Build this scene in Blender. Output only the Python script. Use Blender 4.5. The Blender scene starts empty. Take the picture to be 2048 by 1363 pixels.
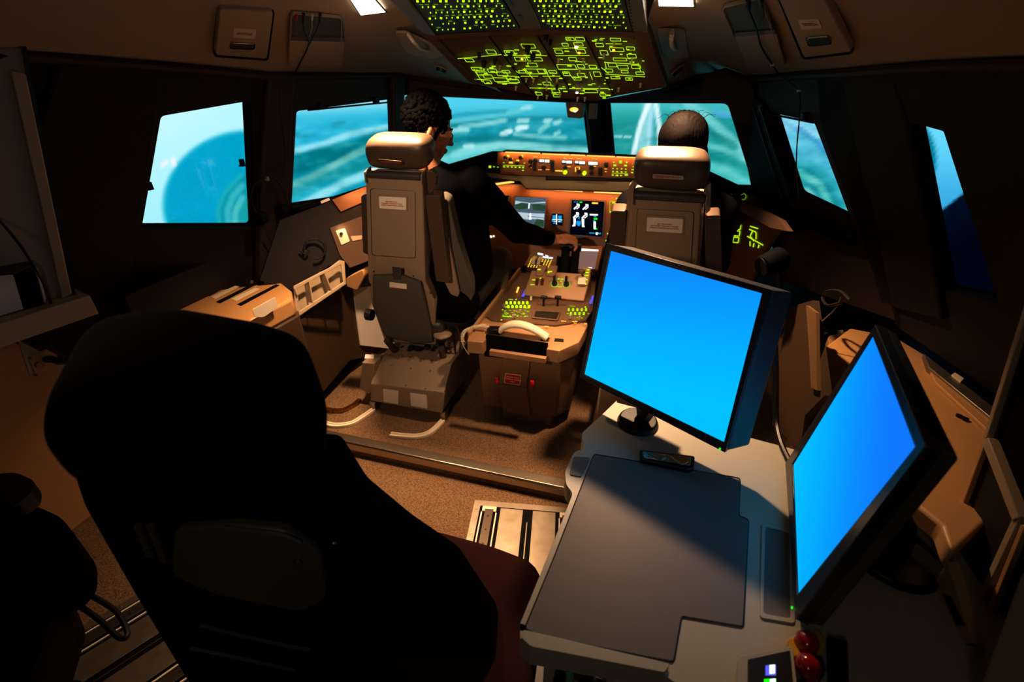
import bpy, bmesh, math, random
from mathutils import Vector, Matrix, noise
from mathutils.geometry import tessellate_polygon
V = Vector
random.seed(7)
S = bpy.context.scene
COL = S.collection
# ------------------------------------------------------------------ camera
FPX = 915.0
CAM = V((0.44, 0.0, 1.70))
PITCH = math.radians(29.7); YAW = math.radians(15.5)
RT = V((math.cos(YAW), math.sin(YAW), 0)); FH = V((-math.sin(YAW), math.cos(YAW), 0)); UPW = V((0, 0, 1))
FW = FH * math.cos(PITCH) - UPW * math.sin(PITCH)
UPC = FH * math.sin(PITCH) + UPW * math.cos(PITCH)
def ray(px, py):
    return RT * ((px - 1024) / FPX) + UPC * (-(py - 681.5) / FPX) + FW
def proj(p):
    d = p - CAM; z = d.dot(FW)
    if z < 0.05: return None
    return 1024 + FPX * d.dot(RT) / z, 681.5 - FPX * d.dot(UPC) / z
class Pl:                       # a plane: point + normal (normal turned towards the room)
    def __init__(s, o, n): s.o = V(o); s.n = V(n).normalized()
    def at(s, px, py, off=0.0):
        r = ray(px, py); d = s.n.dot(CAM - s.o)
        n = s.n if d > 0 else -s.n
        return CAM + r * ((s.o + n * off - CAM).dot(n) / r.dot(n))
    def nrm(s): return s.n if s.n.dot(CAM - s.o) > 0 else -s.n
def PX(x): return Pl((x, 0, 0), (1, 0, 0))
def PY(y): return Pl((0, y, 0), (0, 1, 0))
def PZ(z): return Pl((0, 0, z), (0, 0, 1))
def P3(a, b, c): a, b, c = V(a), V(b), V(c); return Pl(a, (b - a).cross(c - a))
cam_d = bpy.data.cameras.new('camera'); cam = bpy.data.objects.new('camera', cam_d); COL.objects.link(cam)
cam_d.sensor_width = 36; cam_d.lens = FPX / 2048 * 36; cam_d.clip_start = 0.02
M3 = Matrix((RT, UPC, -FW)).transposed(); cam.matrix_world = Matrix.Translation(CAM) @ M3.to_4x4()
cam_d.dof.use_dof = True; cam_d.dof.focus_distance = 1.5; cam_d.dof.aperture_fstop = 2.8
S.camera = cam
# ------------------------------------------------------------------ materials
def lin(c):
    return tuple(((x / 255) / 12.92 if x / 255 <= .04045 else ((x / 255 + .055) / 1.055) ** 2.4) for x in c)
MT = {}
def mat(name, c, rough=.55, metal=0.0, nscale=60, bump=.08, var=.12, emit=0, coat=0.0, spec=.5):
    m = bpy.data.materials.new(name); m.use_nodes = True; nt = m.node_tree; b = nt.nodes['Principled BSDF']
    col = lin(c) + (1,)
    tc = nt.nodes.new('ShaderNodeTexCoord'); nz = nt.nodes.new('ShaderNodeTexNoise')
    nz.inputs['Scale'].default_value = nscale; nz.inputs['Detail'].default_value = 3
    nt.links.new(tc.outputs['Object'], nz.inputs['Vector'])
    mx = nt.nodes.new('ShaderNodeMix'); mx.data_type = 'RGBA'
    mx.inputs[6].default_value = tuple(x * (1 - var) for x in col[:3]) + (1,)
    mx.inputs[7].default_value = tuple(min(1, x * (1 + var)) for x in col[:3]) + (1,)
    nt.links.new(nz.outputs['Fac'], mx.inputs[0]); nt.links.new(mx.outputs[2], b.inputs['Base Color'])
    b.inputs['Roughness'].default_value = rough; b.inputs['Metallic'].default_value = metal
    b.inputs['Specular IOR Level'].default_value = spec
    if coat: b.inputs['Coat Weight'].default_value = coat
    if bump:
        bp = nt.nodes.new('ShaderNodeBump'); bp.inputs['Strength'].default_value = bump; bp.inputs['Distance'].default_value = .002
        nt.links.new(nz.outputs['Fac'], bp.inputs['Height']); nt.links.new(bp.outputs['Normal'], b.inputs['Normal'])
    if emit:
        b.inputs['Emission Color'].default_value = col; b.inputs['Emission Strength'].default_value = emit
    MT[name] = m; return m
def emi(name, c, s=1.0):
    m = bpy.data.materials.new(name); m.use_nodes = True; nt = m.node_tree; nt.nodes.clear()
    e = nt.nodes.new('ShaderNodeEmission'); o = nt.nodes.new('ShaderNodeOutputMaterial')
    e.inputs[0].default_value = lin(c) + (1,); e.inputs[1].default_value = s
    nt.links.new(e.outputs[0], o.inputs[0]); MT[name] = m; return m
def emi_grad(name, stops, axis, s=1.0):    # emission with a gradient along generated coordinates
    m = bpy.data.materials.new(name); m.use_nodes = True; nt = m.node_tree; nt.nodes.clear()
    e = nt.nodes.new('ShaderNodeEmission'); o = nt.nodes.new('ShaderNodeOutputMaterial'); tc = nt.nodes.new('ShaderNodeTexCoord')
    dp = nt.nodes.new('ShaderNodeVectorMath'); dp.operation = 'DOT_PRODUCT'; dp.inputs[1].default_value = axis
    cr = nt.nodes.new('ShaderNodeValToRGB'); cr.color_ramp.interpolation = 'B_SPLINE'
    while len(cr.color_ramp.elements) < len(stops): cr.color_ramp.elements.new(.5)
    for el, (p, c) in zip(cr.color_ramp.elements, stops): el.position = p; el.color = lin(c) + (1,)
    nt.links.new(tc.outputs['UV'], dp.inputs[0]); nt.links.new(dp.outputs['Value'], cr.inputs[0])
    nt.links.new(cr.outputs[0], e.inputs[0]); e.inputs[1].default_value = s; nt.links.new(e.outputs[0], o.inputs[0]); MT[name] = m; return m

beige = mat('beige_lining', (176, 160, 138), .6, nscale=200, bump=.03, var=.04)
beige2 = mat('beige_plastic', (186, 166, 138), .5, nscale=150, bump=.04, var=.05)
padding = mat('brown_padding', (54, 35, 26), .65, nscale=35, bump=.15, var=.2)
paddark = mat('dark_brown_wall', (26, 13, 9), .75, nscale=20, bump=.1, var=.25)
shellm = mat('seat_shell_grey', (150, 132, 112), .42, nscale=220, bump=.04, var=.05)
leather = mat('grey_leather', (80, 63, 50), .42, nscale=26, bump=.35, var=.15)
leatherd = mat('dark_leather', (62, 58, 56), .4, nscale=40, bump=.3, var=.15)
fabric = mat('pouch_fabric', (88, 82, 74), .95, nscale=420, bump=.6, var=.35)
blackp = mat('black_plastic', (14, 14, 15), .45, nscale=120, bump=.04)
blackm = mat('matte_black', (5, 5, 6), .8, nscale=60, bump=.05, spec=.15)
bezel = mat('monitor_bezel', (44, 45, 50), .35, nscale=160, bump=.02)
metal = mat('brushed_metal', (190, 178, 160), .32, 1.0, nscale=90, bump=.1, var=.15)
metald = mat('worn_metal', (150, 138, 122), .45, .9, nscale=18, bump=.2, var=.35)
railm = mat('rail_metal', (96, 84, 72), .4, .8, nscale=60, bump=.1)
cream = mat('cream_plastic', (226, 214, 190), .45, nscale=100, bump=.02, var=.03)
white = mat('white_label', (232, 224, 214), .5, bump=0, var=.02)
red = mat('red_label', (190, 16, 26), .45, bump=0, var=.03)
redtext = mat('red_lettering', (176, 44, 34), .5, bump=0)
whitetext = mat('white_lettering', (240, 200, 190), .5, bump=0)
deskm = mat('desk_plastic', (176, 172, 158), .4, nscale=260, bump=.06, var=.05)
padm = mat('desk_pad', (112, 106, 104), .5, nscale=300, bump=.05, var=.05, spec=.35)
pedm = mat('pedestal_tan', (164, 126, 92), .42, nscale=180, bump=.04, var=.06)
pedd = mat('pedestal_shaded_tan', (118, 88, 64), .5, nscale=180, bump=.04); tand = mat('shaded_tan_panel', (120, 92, 60), .6, nscale=90, bump=.05)  # darker copies of pedestal and console tan, shade put into the colour
casem = mat('monitor_case', (78, 75, 76), .4, nscale=160, bump=.02); tanx = mat('deep_shaded_tan_panel', (72, 52, 32), .6, nscale=90, bump=.05)  # tanx: console tan darkened further, standing in for dim light on lower boards
panelm = mat('instrument_brown', (132, 82, 48), .5, nscale=150, bump=.05, var=.08)
overm = mat('overhead_brown', (96, 72, 54), .5, nscale=150, bump=.04, var=.06)
brkm = mat('breaker_board', (34, 30, 20), .6, nscale=150, bump=.04)
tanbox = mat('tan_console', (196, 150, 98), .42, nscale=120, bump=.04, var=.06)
suit = mat('black_suit', (6, 6, 8), .9, nscale=300, bump=.2, spec=.05)
navy = mat('navy_jacket', (7, 8, 16), .85, nscale=300, bump=.2, spec=.2)
trouser = mat('dark_trousers', (44, 26, 20), .8, nscale=200, bump=.2)
skin = mat('skin', (196, 132, 100), .5, nscale=70, bump=.12, var=.1)
skin.node_tree.nodes['Principled BSDF'].inputs['Subsurface Weight'].default_value = .08
hairm = mat('black_hair', (3, 2, 2), .9, nscale=90, bump=.5, spec=.04)
hairb = mat('brown_hair', (9, 4, 3), .75, nscale=60, bump=.5, var=.5, spec=.08)
chairm = mat('black_chair_cloth', (3, 3, 4), .95, nscale=300, bump=.2, spec=.05)
chairplate = mat('olive_plastic', (82, 77, 58), .42, nscale=120, bump=.05)
maroon = mat('maroon_leather', (48, 17, 13), .8, nscale=30, bump=.25, var=.2, spec=.12)
glass = None
green = emi('green_legend', (182, 232, 30), 1.15); greend = emi('dim_green_legend', (120, 170, 10), .7)
yel = emi('bright_green_lamp', (190, 255, 20), 1.8)
amber = emi('amber_lamp', (255, 170, 60), 2.5); warmw = emi('warm_white', (255, 238, 205), 3.0)
whit = emi('white_readout', (250, 250, 255), 1.6); lampw = emi('dome_lamp', (255, 240, 215), 9.0)
orang = emi('orange_strip', (255, 176, 90), 2.2); violet = emi('violet_strip', (110, 110, 255), 1.0)
cy = emi('cyan_graphic', (40, 170, 240), 1.0); scrblk = emi('screen_black', (4, 8, 20), 1.0)
mag = emi('magenta_graphic', (200, 120, 230), 1.0); led = emi('green_led', (20, 240, 20), 1.4)
scrgrey = emi('screen_grey', (92, 112, 128), .9); scrsky = emi('screen_sky', (196, 214, 226), .95); scrgrn = emi('screen_green', (58, 92, 70), .8)
pinkscr = emi('screen_pink', (150, 116, 108), .9)
gl = bpy.data.materials.new('window_glass'); gl.use_nodes = True; _n = gl.node_tree; _n.nodes.clear()
_t = _n.nodes.new('ShaderNodeBsdfTransparent'); _t.inputs[0].default_value = (.96, .98, .98, 1); _g = _n.nodes.new('ShaderNodeBsdfGlossy'); _g.inputs['Roughness'].default_value = .02
_m = _n.nodes.new('ShaderNodeMixShader'); _o = _n.nodes.new('ShaderNodeOutputMaterial'); _m.inputs[0].default_value = .02
_n.links.new(_t.outputs[0], _m.inputs[1]); _n.links.new(_g.outputs[0], _m.inputs[2]); _n.links.new(_m.outputs[0], _o.inputs[0]); glass = gl
# carpet: woven flecks
cp = mat('carpet', (150, 121, 91), .95, nscale=300, bump=.9, var=.3, spec=.1)
nt = cp.node_tree; b = nt.nodes['Principled BSDF']; tc = [n for n in nt.nodes if n.type == 'TEX_COORD'][0]
vo = nt.nodes.new('ShaderNodeTexVoronoi'); vo.inputs['Scale'].default_value = 150
mp = nt.nodes.new('ShaderNodeMapping'); mp.inputs['Rotation'].default_value = (0, 0, .5); mp.inputs['Scale'].default_value = (1, 2.6, 1)
nt.links.new(tc.outputs['Object'], mp.inputs['Vector']); nt.links.new(mp.outputs[0], vo.inputs['Vector'])
mm = nt.nodes.new('ShaderNodeMix'); mm.data_type = 'RGBA'; mm.blend_type = 'MULTIPLY'; mm.inputs[0].default_value = .8
src = b.inputs['Base Color'].links[0].from_socket
nt.links.new(src, mm.inputs[6]); cr = nt.nodes.new('ShaderNodeValToRGB'); cr.color_ramp.elements[0].position = .1; cr.color_ramp.elements[0].color = (1, 1, 1, 1); cr.color_ramp.elements[1].position = .75; cr.color_ramp.elements[1].color = (.22, .2, .2, 1)
nt.links.new(vo.outputs['Distance'], cr.inputs[0]); nt.links.new(cr.outputs[0], mm.inputs[7]); nt.links.new(mm.outputs[2], b.inputs['Base Color'])
# ------------------------------------------------------------------ mesh helpers
def BM(): return bmesh.new()
def root_of(o):
    while o.parent: o = o.parent
    return o
def fin(name, bm, m, parent=None, bevel=0, seg=2, smooth=True, label=None, cat=None, group=None, kind=None, sub=0, ang=35):
    bmesh.ops.remove_doubles(bm, verts=bm.verts, dist=1e-6)
    bmesh.ops.recalc_face_normals(bm, faces=bm.faces)
    me = bpy.data.meshes.new(name)
    if parent: off = root_of(parent).location.copy()
    else:
        co = [v.co for v in bm.verts]
        off = V(((min(c.x for c in co) + max(c.x for c in co)) / 2, (min(c.y for c in co) + max(c.y for c in co)) / 2, min(c.z for c in co)))
    bmesh.ops.translate(bm, verts=bm.verts, vec=-off)
    bm.to_mesh(me); bm.free()
    o = bpy.data.objects.new(name, me); COL.objects.link(o)
    if parent: o.parent = parent
    else: o.location = off
    me.materials.append(m)
    if smooth:
        me.shade_smooth(); me.set_sharp_from_angle(angle=math.radians(ang))
    if bevel:
        b = o.modifiers.new('bevel', 'BEVEL'); b.width = bevel; b.segments = seg; b.limit_method = 'ANGLE'; b.angle_limit = math.radians(30)
        b.harden_normals = False
    if sub:
        s = o.modifiers.new('sub', 'SUBSURF'); s.levels = sub; s.render_levels = sub
    if label: o['label'] = label
    if cat: o['category'] = cat
    if group: o['group'] = group
    if kind: o['kind'] = kind
    return o
def thing(name, loc, label, cat, group=None):
    o = bpy.data.objects.new(name, None); o.empty_display_size = .05; COL.objects.link(o); o.location = loc
    o['label'] = label; o['category'] = cat
    if group: o['group'] = group
    return o
def prism(bm, pts, off, holes=()):
    off = V(off); loops = [list(pts)] + [list(h) for h in holes]
    flat = [p for l in loops for p in l]
    if not holes and len(pts) <= 40:
        a = [bm.verts.new(p) for p in pts]; b2 = [bm.verts.new(V(p) + off) for p in pts]
        bm.faces.new(a); bm.faces.new(b2[::-1]); n = len(pts)
        for i in range(n): bm.faces.new((a[i], a[(i + 1) % n], b2[(i + 1) % n], b2[i]))
        return
    tri = tessellate_polygon([[V(p) for p in l] for l in loops])
    a = [bm.verts.new(p) for p in flat]; b2 = [bm.verts.new(V(p) + off) for p in flat]
    for t in tri:
        try: bm.faces.new([a[i] for i in t]); bm.faces.new([b2[i] for i in t][::-1])
        except ValueError: pass
    k = 0
    for l in loops:
        n = len(l)
        for i in range(n): bm.faces.new((a[k + i], a[k + (i + 1) % n], b2[k + (i + 1) % n], b2[k + i]))
        k += n
def box(bm, c, s, R=None):
    c = V(c); vs = []
    for dx in (-1, 1):
        for dy in (-1, 1):
            for dz in (-1, 1):
                d = V((dx * s[0] / 2, dy * s[1] / 2, dz * s[2] / 2))
                if R is not None: d = R @ d
                vs.append(bm.verts.new(c + d))
    for f in ((0, 1, 3, 2), (4, 6, 7, 5), (0, 4, 5, 1), (2, 3, 7, 6), (0, 2, 6, 4), (1, 5, 7, 3)): bm.faces.new([vs[i] for i in f])
def ax(p0, p1): # box corners
    p0, p1 = V(p0), V(p1); return (p0 + p1) / 2, V((abs(p1.x - p0.x), abs(p1.y - p0.y), abs(p1.z - p0.z)))
def basis(d, up=V((0, 0, 1))):
    d = d.normalized(); x = d.cross(up)
    if x.length < 1e-4: x = d.cross(V((1, 0, 0)))
    x.normalize(); return x, x.cross(d).normalized()
def cyl(bm, p0, p1, r0, r1=None, n=14, cap=True):
    p0, p1 = V(p0), V(p1); r1 = r0 if r1 is None else r1; x, y = basis(p1 - p0)
    A = []; B = []
    for i in range(n):
        a = 2 * math.pi * i / n; d = x * math.cos(a) + y * math.sin(a)
        A.append(bm.verts.new(p0 + d * r0)); B.append(bm.verts.new(p1 + d * r1))
    for i in range(n): bm.faces.new((A[i], A[(i + 1) % n], B[(i + 1) % n], B[i]))
    if cap: bm.faces.new(A[::-1]); bm.faces.new(B)
def spl(pts, k=6):
    pts = [V(p) for p in pts]; P = [pts[0]] + pts + [pts[-1]]; out = []
    for i in range(1, len(P) - 2):
        for j in range(k):
            t = j / k; a, b, c, d = P[i - 1], P[i], P[i + 1], P[i + 2]
            out.append(.5 * ((2 * b) + (c - a) * t + (2 * a - 5 * b + 4 * c - d) * t * t + (3 * b - a - 3 * c + d) * t ** 3))
    out.append(pts[-1]); return out
def tube(bm, pts, r, n=8, smooth=6, prof=None, up=V((0, 0, 1)), rend=None):
    P = spl(pts, smooth) if smooth else [V(p) for p in pts]; rings = []
    for i, p in enumerate(P):
        d = P[min(i + 1, len(P) - 1)] - P[max(i - 1, 0)]
        if d.length < 1e-9: d = V((0, 0, 1))
        x, y = basis(d, up); ring = []
        rr = r if rend is None else r + (rend - r) * i / (len(P) - 1)
        if prof: ring = [bm.verts.new(p + x * a + y * b2) for a, b2 in prof]
        else:
            for k in range(n):
                a = 2 * math.pi * k / n; ring.append(bm.verts.new(p + x * math.cos(a) * rr + y * math.sin(a) * rr))
        rings.append(ring)
    m = len(rings[0])
    for a, b2 in zip(rings, rings[1:]):
        for k in range(m): bm.faces.new((a[k], a[(k + 1) % m], b2[(k + 1) % m], b2[k]))
    bm.faces.new(rings[0][::-1]); bm.faces.new(rings[-1])
def ell(bm, c, r, R=None, u=16, v=10):
    t = bmesh.ops.create_uvsphere(bm, u_segments=u, v_segments=v, radius=1)
    for vv in t['verts']:
        d = V((vv.co.x * r[0], vv.co.y * r[1], vv.co.z * r[2]))
        if R is not None: d = R @ d
        vv.co = V(c) + d
def pxs(pl, pts, off=0.0): return [pl.at(x, y, off) for x, y in pts]
def plate(name, m, pl, pts, th, parent=None, holes=(), off=0.0, bevel=0, **k):
    """a panel lying in a real plane; its outline is measured on the photograph"""
    bm = BM(); prism(bm, pxs(pl, pts, off), -pl.nrm() * th, [pxs(pl, h, off) for h in holes]); return fin(name, bm, m, parent, bevel, **k)
def rounded(pts, r, n=4):
    out = []; N = len(pts)
    for i in range(N):
        p, a, b2 = V(pts[i]), V(pts[i - 1]), V(pts[(i + 1) % N])
        da, db = (a - p), (b2 - p); ra = min(r, da.length * .45, db.length * .45)
        s, e = p + da.normalized() * ra, p + db.normalized() * ra
        for j in range(n + 1):
            t = j / n; out.append(s * (1 - t) ** 2 + p * 2 * t * (1 - t) + e * t * t)
    return out
def R2(pts, r=6, n=3): return [(v[0], v[1]) for v in rounded([(x, y, 0) for x, y in pts], r, n)]
def quad(bm, pl, pts, off=.002): bm.faces.new([bm.verts.new(p) for p in pxs(pl, pts, off)])
class Fr:
    def __init__(s, o, u, w):
        s.o = V(o); s.u = V(u).normalized(); w = V(w); s.w = (w - s.u * w.dot(s.u)).normalized(); s.n = s.u.cross(s.w)
        s.R = Matrix((s.u, s.w, s.n)).transposed()
    def __call__(s, a, b2, c=0.0): return s.o + s.u * a + s.w * b2 + s.n * c
def text(name, body, fr, size, m, parent, off=.0012, label=None, align='CENTER'):
    cu = bpy.data.curves.new(name, 'FONT'); cu.body = body; cu.size = size; cu.align_x = align; cu.align_y = 'CENTER'; cu.extrude = .0003; cu.offset = size * .012
    cu.space_line = 1.25
    t = bpy.data.objects.new(name + '_tmp', cu); COL.objects.link(t); bpy.context.view_layer.update()
    me = bpy.data.meshes.new_from_object(t.evaluated_get(bpy.context.evaluated_depsgraph_get()))
    bpy.data.objects.remove(t); me.name = name
    off_r = root_of(parent).location
    for v in me.vertices: v.co = fr(v.co.x, v.co.y, v.co.z + off) - off_r
    me.materials.clear(); me.materials.append(m); o = bpy.data.objects.new(name, me); COL.objects.link(o); o.parent = parent
    return o
def remesh(bm, vox, smooth=3):
    me = bpy.data.meshes.new('t'); bmesh.ops.recalc_face_normals(bm, faces=bm.faces); bm.to_mesh(me); bm.free()
    o = bpy.data.objects.new('t', me); COL.objects.link(o)
    r = o.modifiers.new('r', 'REMESH'); r.mode = 'VOXEL'; r.voxel_size = vox
    if smooth: s = o.modifiers.new('s', 'SMOOTH'); s.iterations = smooth; s.factor = .6
    bpy.context.view_layer.update()
    m2 = bpy.data.meshes.new_from_object(o.evaluated_get(bpy.context.evaluated_depsgraph_get()))
    bpy.data.objects.remove(o); b = BM(); b.from_mesh(m2); return b
# ================================================================== THE SETTING
# facet planes of the flight-deck walls (they lean inwards)
def facet(a, b, lean=.075, zb=1.2, zt=1.6):
    a = V((a[0], a[1], zb)); b = V((b[0], b[1], zb)); d = (b - a).normalized(); n = V((-d.y, d.x, 0))
    if n.dot(V((0, 1.6, zb)) - a) < 0: n = -n
    return P3(a, b, a + n * lean + V((0, 0, zt - zb)))
FL3 = facet((-1.95, .2), (-1.33, 1.95)); FL2 = facet((-1.33, 1.95), (-1.15, 3.1)); FL1 = facet((-1.15, 3.1), (0.02, 3.72))
FR1 = facet((0.02, 3.72), (1.02, 2.95)); FR2 = facet((1.02, 2.95), (1.25, 2.0)); FR3 = facet((1.25, 2.0), (1.75, .4))
def wall(name, pl, outer, hole, m, th=.07):
    return plate(name, m, pl, outer, th, holes=[hole] if hole else (), kind='structure', smooth=False)
hL3 = R2([(322, 232), (502, 201), (513, 455), (283, 458)], 8); hL2 = R2([(593, 222), (792, 197), (800, 380), (583, 416)], 6)
hL1 = R2([(806, 190), (1172, 207), (1192, 370), (812, 375)], 6); hR1 = R2([(1203, 206), (1455, 207), (1508, 378), (1216, 370)], 10)
hR2 = R2([(1528, 222), (1628, 243), (1707, 452), (1578, 386)], 8); hR3 = R2([(1802, 239), (1887, 262), (1997, 606), (1868, 576)], 4)
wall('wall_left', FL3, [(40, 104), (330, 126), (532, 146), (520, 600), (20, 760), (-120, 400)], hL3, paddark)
wall('wall_left', FL2, [(532, 146), (797, 146), (800, 560), (525, 620)], hL2, padding)
wall('wall_front', FL1, [(797, 146), (935, 168), (1060, 190), (1186, 204), (1205, 480), (800, 480)], hL1, padding)
wall('wall_front', FR1, [(1186, 204), (1325, 178), (1436, 140), (1500, 165), (1600, 470), (1205, 480)], hR1, padding)
wall('wall_right', FR2, [(1436, 140), (1500, 152), (1600, 145), (1690, 140), (1790, 640), (1560, 560), (1500, 300)], hR2, padding)
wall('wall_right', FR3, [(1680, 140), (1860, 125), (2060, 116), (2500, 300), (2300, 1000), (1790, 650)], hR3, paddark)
for i, (pl, h) in enumerate(((FL3, hL3), (FL2, hL2), (FL1, hL1), (FR1, hR1), (FR2, hR2), (FR3, hR3))):
    n = pl.nrm(); pts = [p - n * .052 for p in pxs(pl, h)]
    bm = BM(); prism(bm, pts, -n * .006); w = fin('window_%d' % (i + 1), bm, glass, kind='structure', smooth=False)
    bm = BM(); c = sum((p for p in pts), V()) / len(pts)
    prism(bm, [c + (p - c) * 1.02 for p in pts], -n * .012, [[c + (p - c) * .985 for p in pts]]); fin('window_frame', bm, blackm, w, smooth=False)
# padded posts between the panes
def post(name, pl, pts, m, th=.05, off=.03, **k): return plate(name, m, pl, pts, th, off=off, bevel=.012, seg=3, kind='structure', **k)
post('trim_1', FL2, [(537, 150), (592, 150), (588, 215), (578, 420), (574, 600), (520, 600), (525, 350)], padding)
post('trim_2', FL2, [(788, 150), (812, 152), (806, 380), (792, 380)], padding, th=.06)
post('trim_3', FR1, [(1172, 204), (1204, 206), (1216, 330), (1184, 330)], blackm, th=.09, off=.05)
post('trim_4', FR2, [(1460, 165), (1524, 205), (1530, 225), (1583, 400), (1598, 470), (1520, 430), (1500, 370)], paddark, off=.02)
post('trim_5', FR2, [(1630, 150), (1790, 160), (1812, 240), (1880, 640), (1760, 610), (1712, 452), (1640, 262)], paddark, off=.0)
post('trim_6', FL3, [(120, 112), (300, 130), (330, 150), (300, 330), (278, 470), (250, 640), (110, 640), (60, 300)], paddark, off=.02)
# blue-lit metal sliding-window rails on the right forward post
for i, (a, b) in enumerate((((1508, 215), (1566, 400)), ((1522, 215), (1580, 395)))):
    bm = BM(); tube(bm, [FR2.at(*a, .04), FR2.at(*b, .04)], .008, smooth=0); fin('trim_%d' % (7 + i), bm, blackp, kind='structure')
# ---- ceiling lining: lofted between the padding line and the overhead panel
OB = [V(p) for p in ()]
PA = P3((0, 1.5, 1.915), (1, 1.5, 1.915), (0, 2.1, 1.855)); PB = P3((0, 2.1, 1.855), (1, 2.1, 1.855), (0, 2.68, 1.60))
def trimline(lst): return [pl.at(x, y) for pl, x, y in lst]
TL = trimline([(FL3, -260, 100), (FL3, 40, 104), (FL3, 180, 114), (FL3, 330, 126), (FL3, 450, 137), (FL3, 532, 146), (FL2, 560, 146), (FL2, 680, 146), (FL2, 797, 146), (FL1, 850, 155), (FL1, 938, 168)])
TR = trimline([(FR3, 2420, 104), (FR3, 2200, 110), (FR3, 2060, 116), (FR3, 1960, 120), (FR3, 1860, 125), (FR3, 1700, 138), (FR2, 1600, 145), (FR2, 1500, 152), (FR2, 1436, 140), (FR1, 1380, 158), (FR1, 1328, 176)])
TL = [V((-1.98, -.8, 1.78))] + TL; TR = [V((1.9, -.8, 1.78))] + TR
EL = [(-.52, -.8), (-.52, .7), (-.52, 1.0), (-.51, 1.2), (-.5, 1.4), (-.5, 1.6), (-.49, 1.8), (-.49, 1.95), (-.47, 2.1), (-.44, 2.25), (-.40, 2.4), (-.34, 2.62)]
def ohz(y): return 1.93 if y < 1.9 else 1.93 - (y - 1.9) * .22 if y < 2.2 else 1.855 - (y - 2.1) * .44 + .03 * max(0, 1 - (y - 2.2) / .2)
bm = BM()
for side, T in ((-1, TL), (1, TR)):
    rows = []
    for k, t in enumerate(T):
        ex, ey = EL[k]; e = V((abs(ex) * side * (.8 if side > 0 else 1), ey, ohz(ey) + .015)); row = []
        for j in range(9):
            s = j / 8; p = t.lerp(e, s); p.z += .03 * math.sin(s * math.pi) * (1 if k < 9 else .4) ; row.append(bm.verts.new(p))
        rows.append(row)
    for a, b in zip(rows, rows[1:]):
        for j in range(8): bm.faces.new((a[j], a[j + 1], b[j + 1], b[j]))
fin('ceiling', bm, beige, kind='structure', ang=50)
bm = BM(); box(bm, *ax((-.6, -.8, 1.96), (.6, 2.1, 1.98))); fin('ceiling', bm, beige, kind='structure')
# welt along the padding line
for i, T in enumerate((TL[1:], TR[1:])):
    bm = BM(); pr = [(p + V((0, 0, -.012))) for p in T]; tube(bm, [p + (V((0, 1.5, p.z)) - p).normalized() * .012 for p in pr], .016, n=8, smooth=4); fin('trim_%d' % (9 + i), bm, padding, kind='structure')
# header padding roll over the front windows
# ---- floor: rear level, step, raised forward level
sa, sb = PZ(.08).at(640, 872), PZ(.08).at(1140, 978); d = (sb - sa).normalized(); L0 = sa - d * 1.2; L1 = sb + d * 1.2
bm = BM(); prism(bm, [V((-2.2, -1, 0)), V((2.2, -1, 0)), V((2.2, 2.6, 0)), V((-2.2, 2.6, 0))], V((0, 0, -.04))); fin('floor', bm, cp, kind='structure', smooth=False)
bm = BM(); fwd = V((-d.y, d.x, 0)); prism(bm, [L0, L1, V((2.2, 4, .08)), V((-2.2, 4, .08))], V((0, 0, -.079))); fin('floor', bm, cp, kind='structure', smooth=False)
bm = BM(); prof = [L0 + fwd * .05 + V((0, 0, .004)), L0 + V((0, 0, .004)), L0 - fwd * .006 + V((0, 0, -.004)), L0 - fwd * .006 + V((0, 0, -.045)), L0 + V((0, 0, -.045)), L0 + fwd * .001, L0 + fwd * .05]
prism(bm, prof, L1 - L0); fin('trim_11', bm, metal, kind='structure', bevel=.003)
# lower walls left and right, rear
bm = BM(); box(bm, *ax((-1.80, -.8, 0), (-1.76, 1.30, 1.02))); fin('wall_left', bm, tanbox, kind='structure', smooth=False)
bm = BM(); box(bm, *ax((1.86, -.8, 0), (1.90, 1.9, 1.2))); fin('wall_right', bm, paddark, kind='structure', smooth=False)
bm = BM(); box(bm, *ax((-2.2, -.84, 0), (2.2, -.8, 2.1))); fin('wall_rear', bm, paddark, kind='structure', smooth=False)
bm = BM(); box(bm, *ax((-1.3, 3.35, 0), (1.3, 3.4, 1.0))); fin('wall_front', bm, paddark, kind='structure', smooth=False)
bm = BM(); box(bm, *ax((-1.55, 1.2, 0), (-1.5, 3.4, .95))); fin('wall_left', bm, paddark, kind='structure', smooth=False)
bm = BM(); box(bm, *ax((1.5, 1.95, 0), (1.55, 3.4, .95))); fin('wall_right', bm, paddark, kind='structure', smooth=False)
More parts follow.
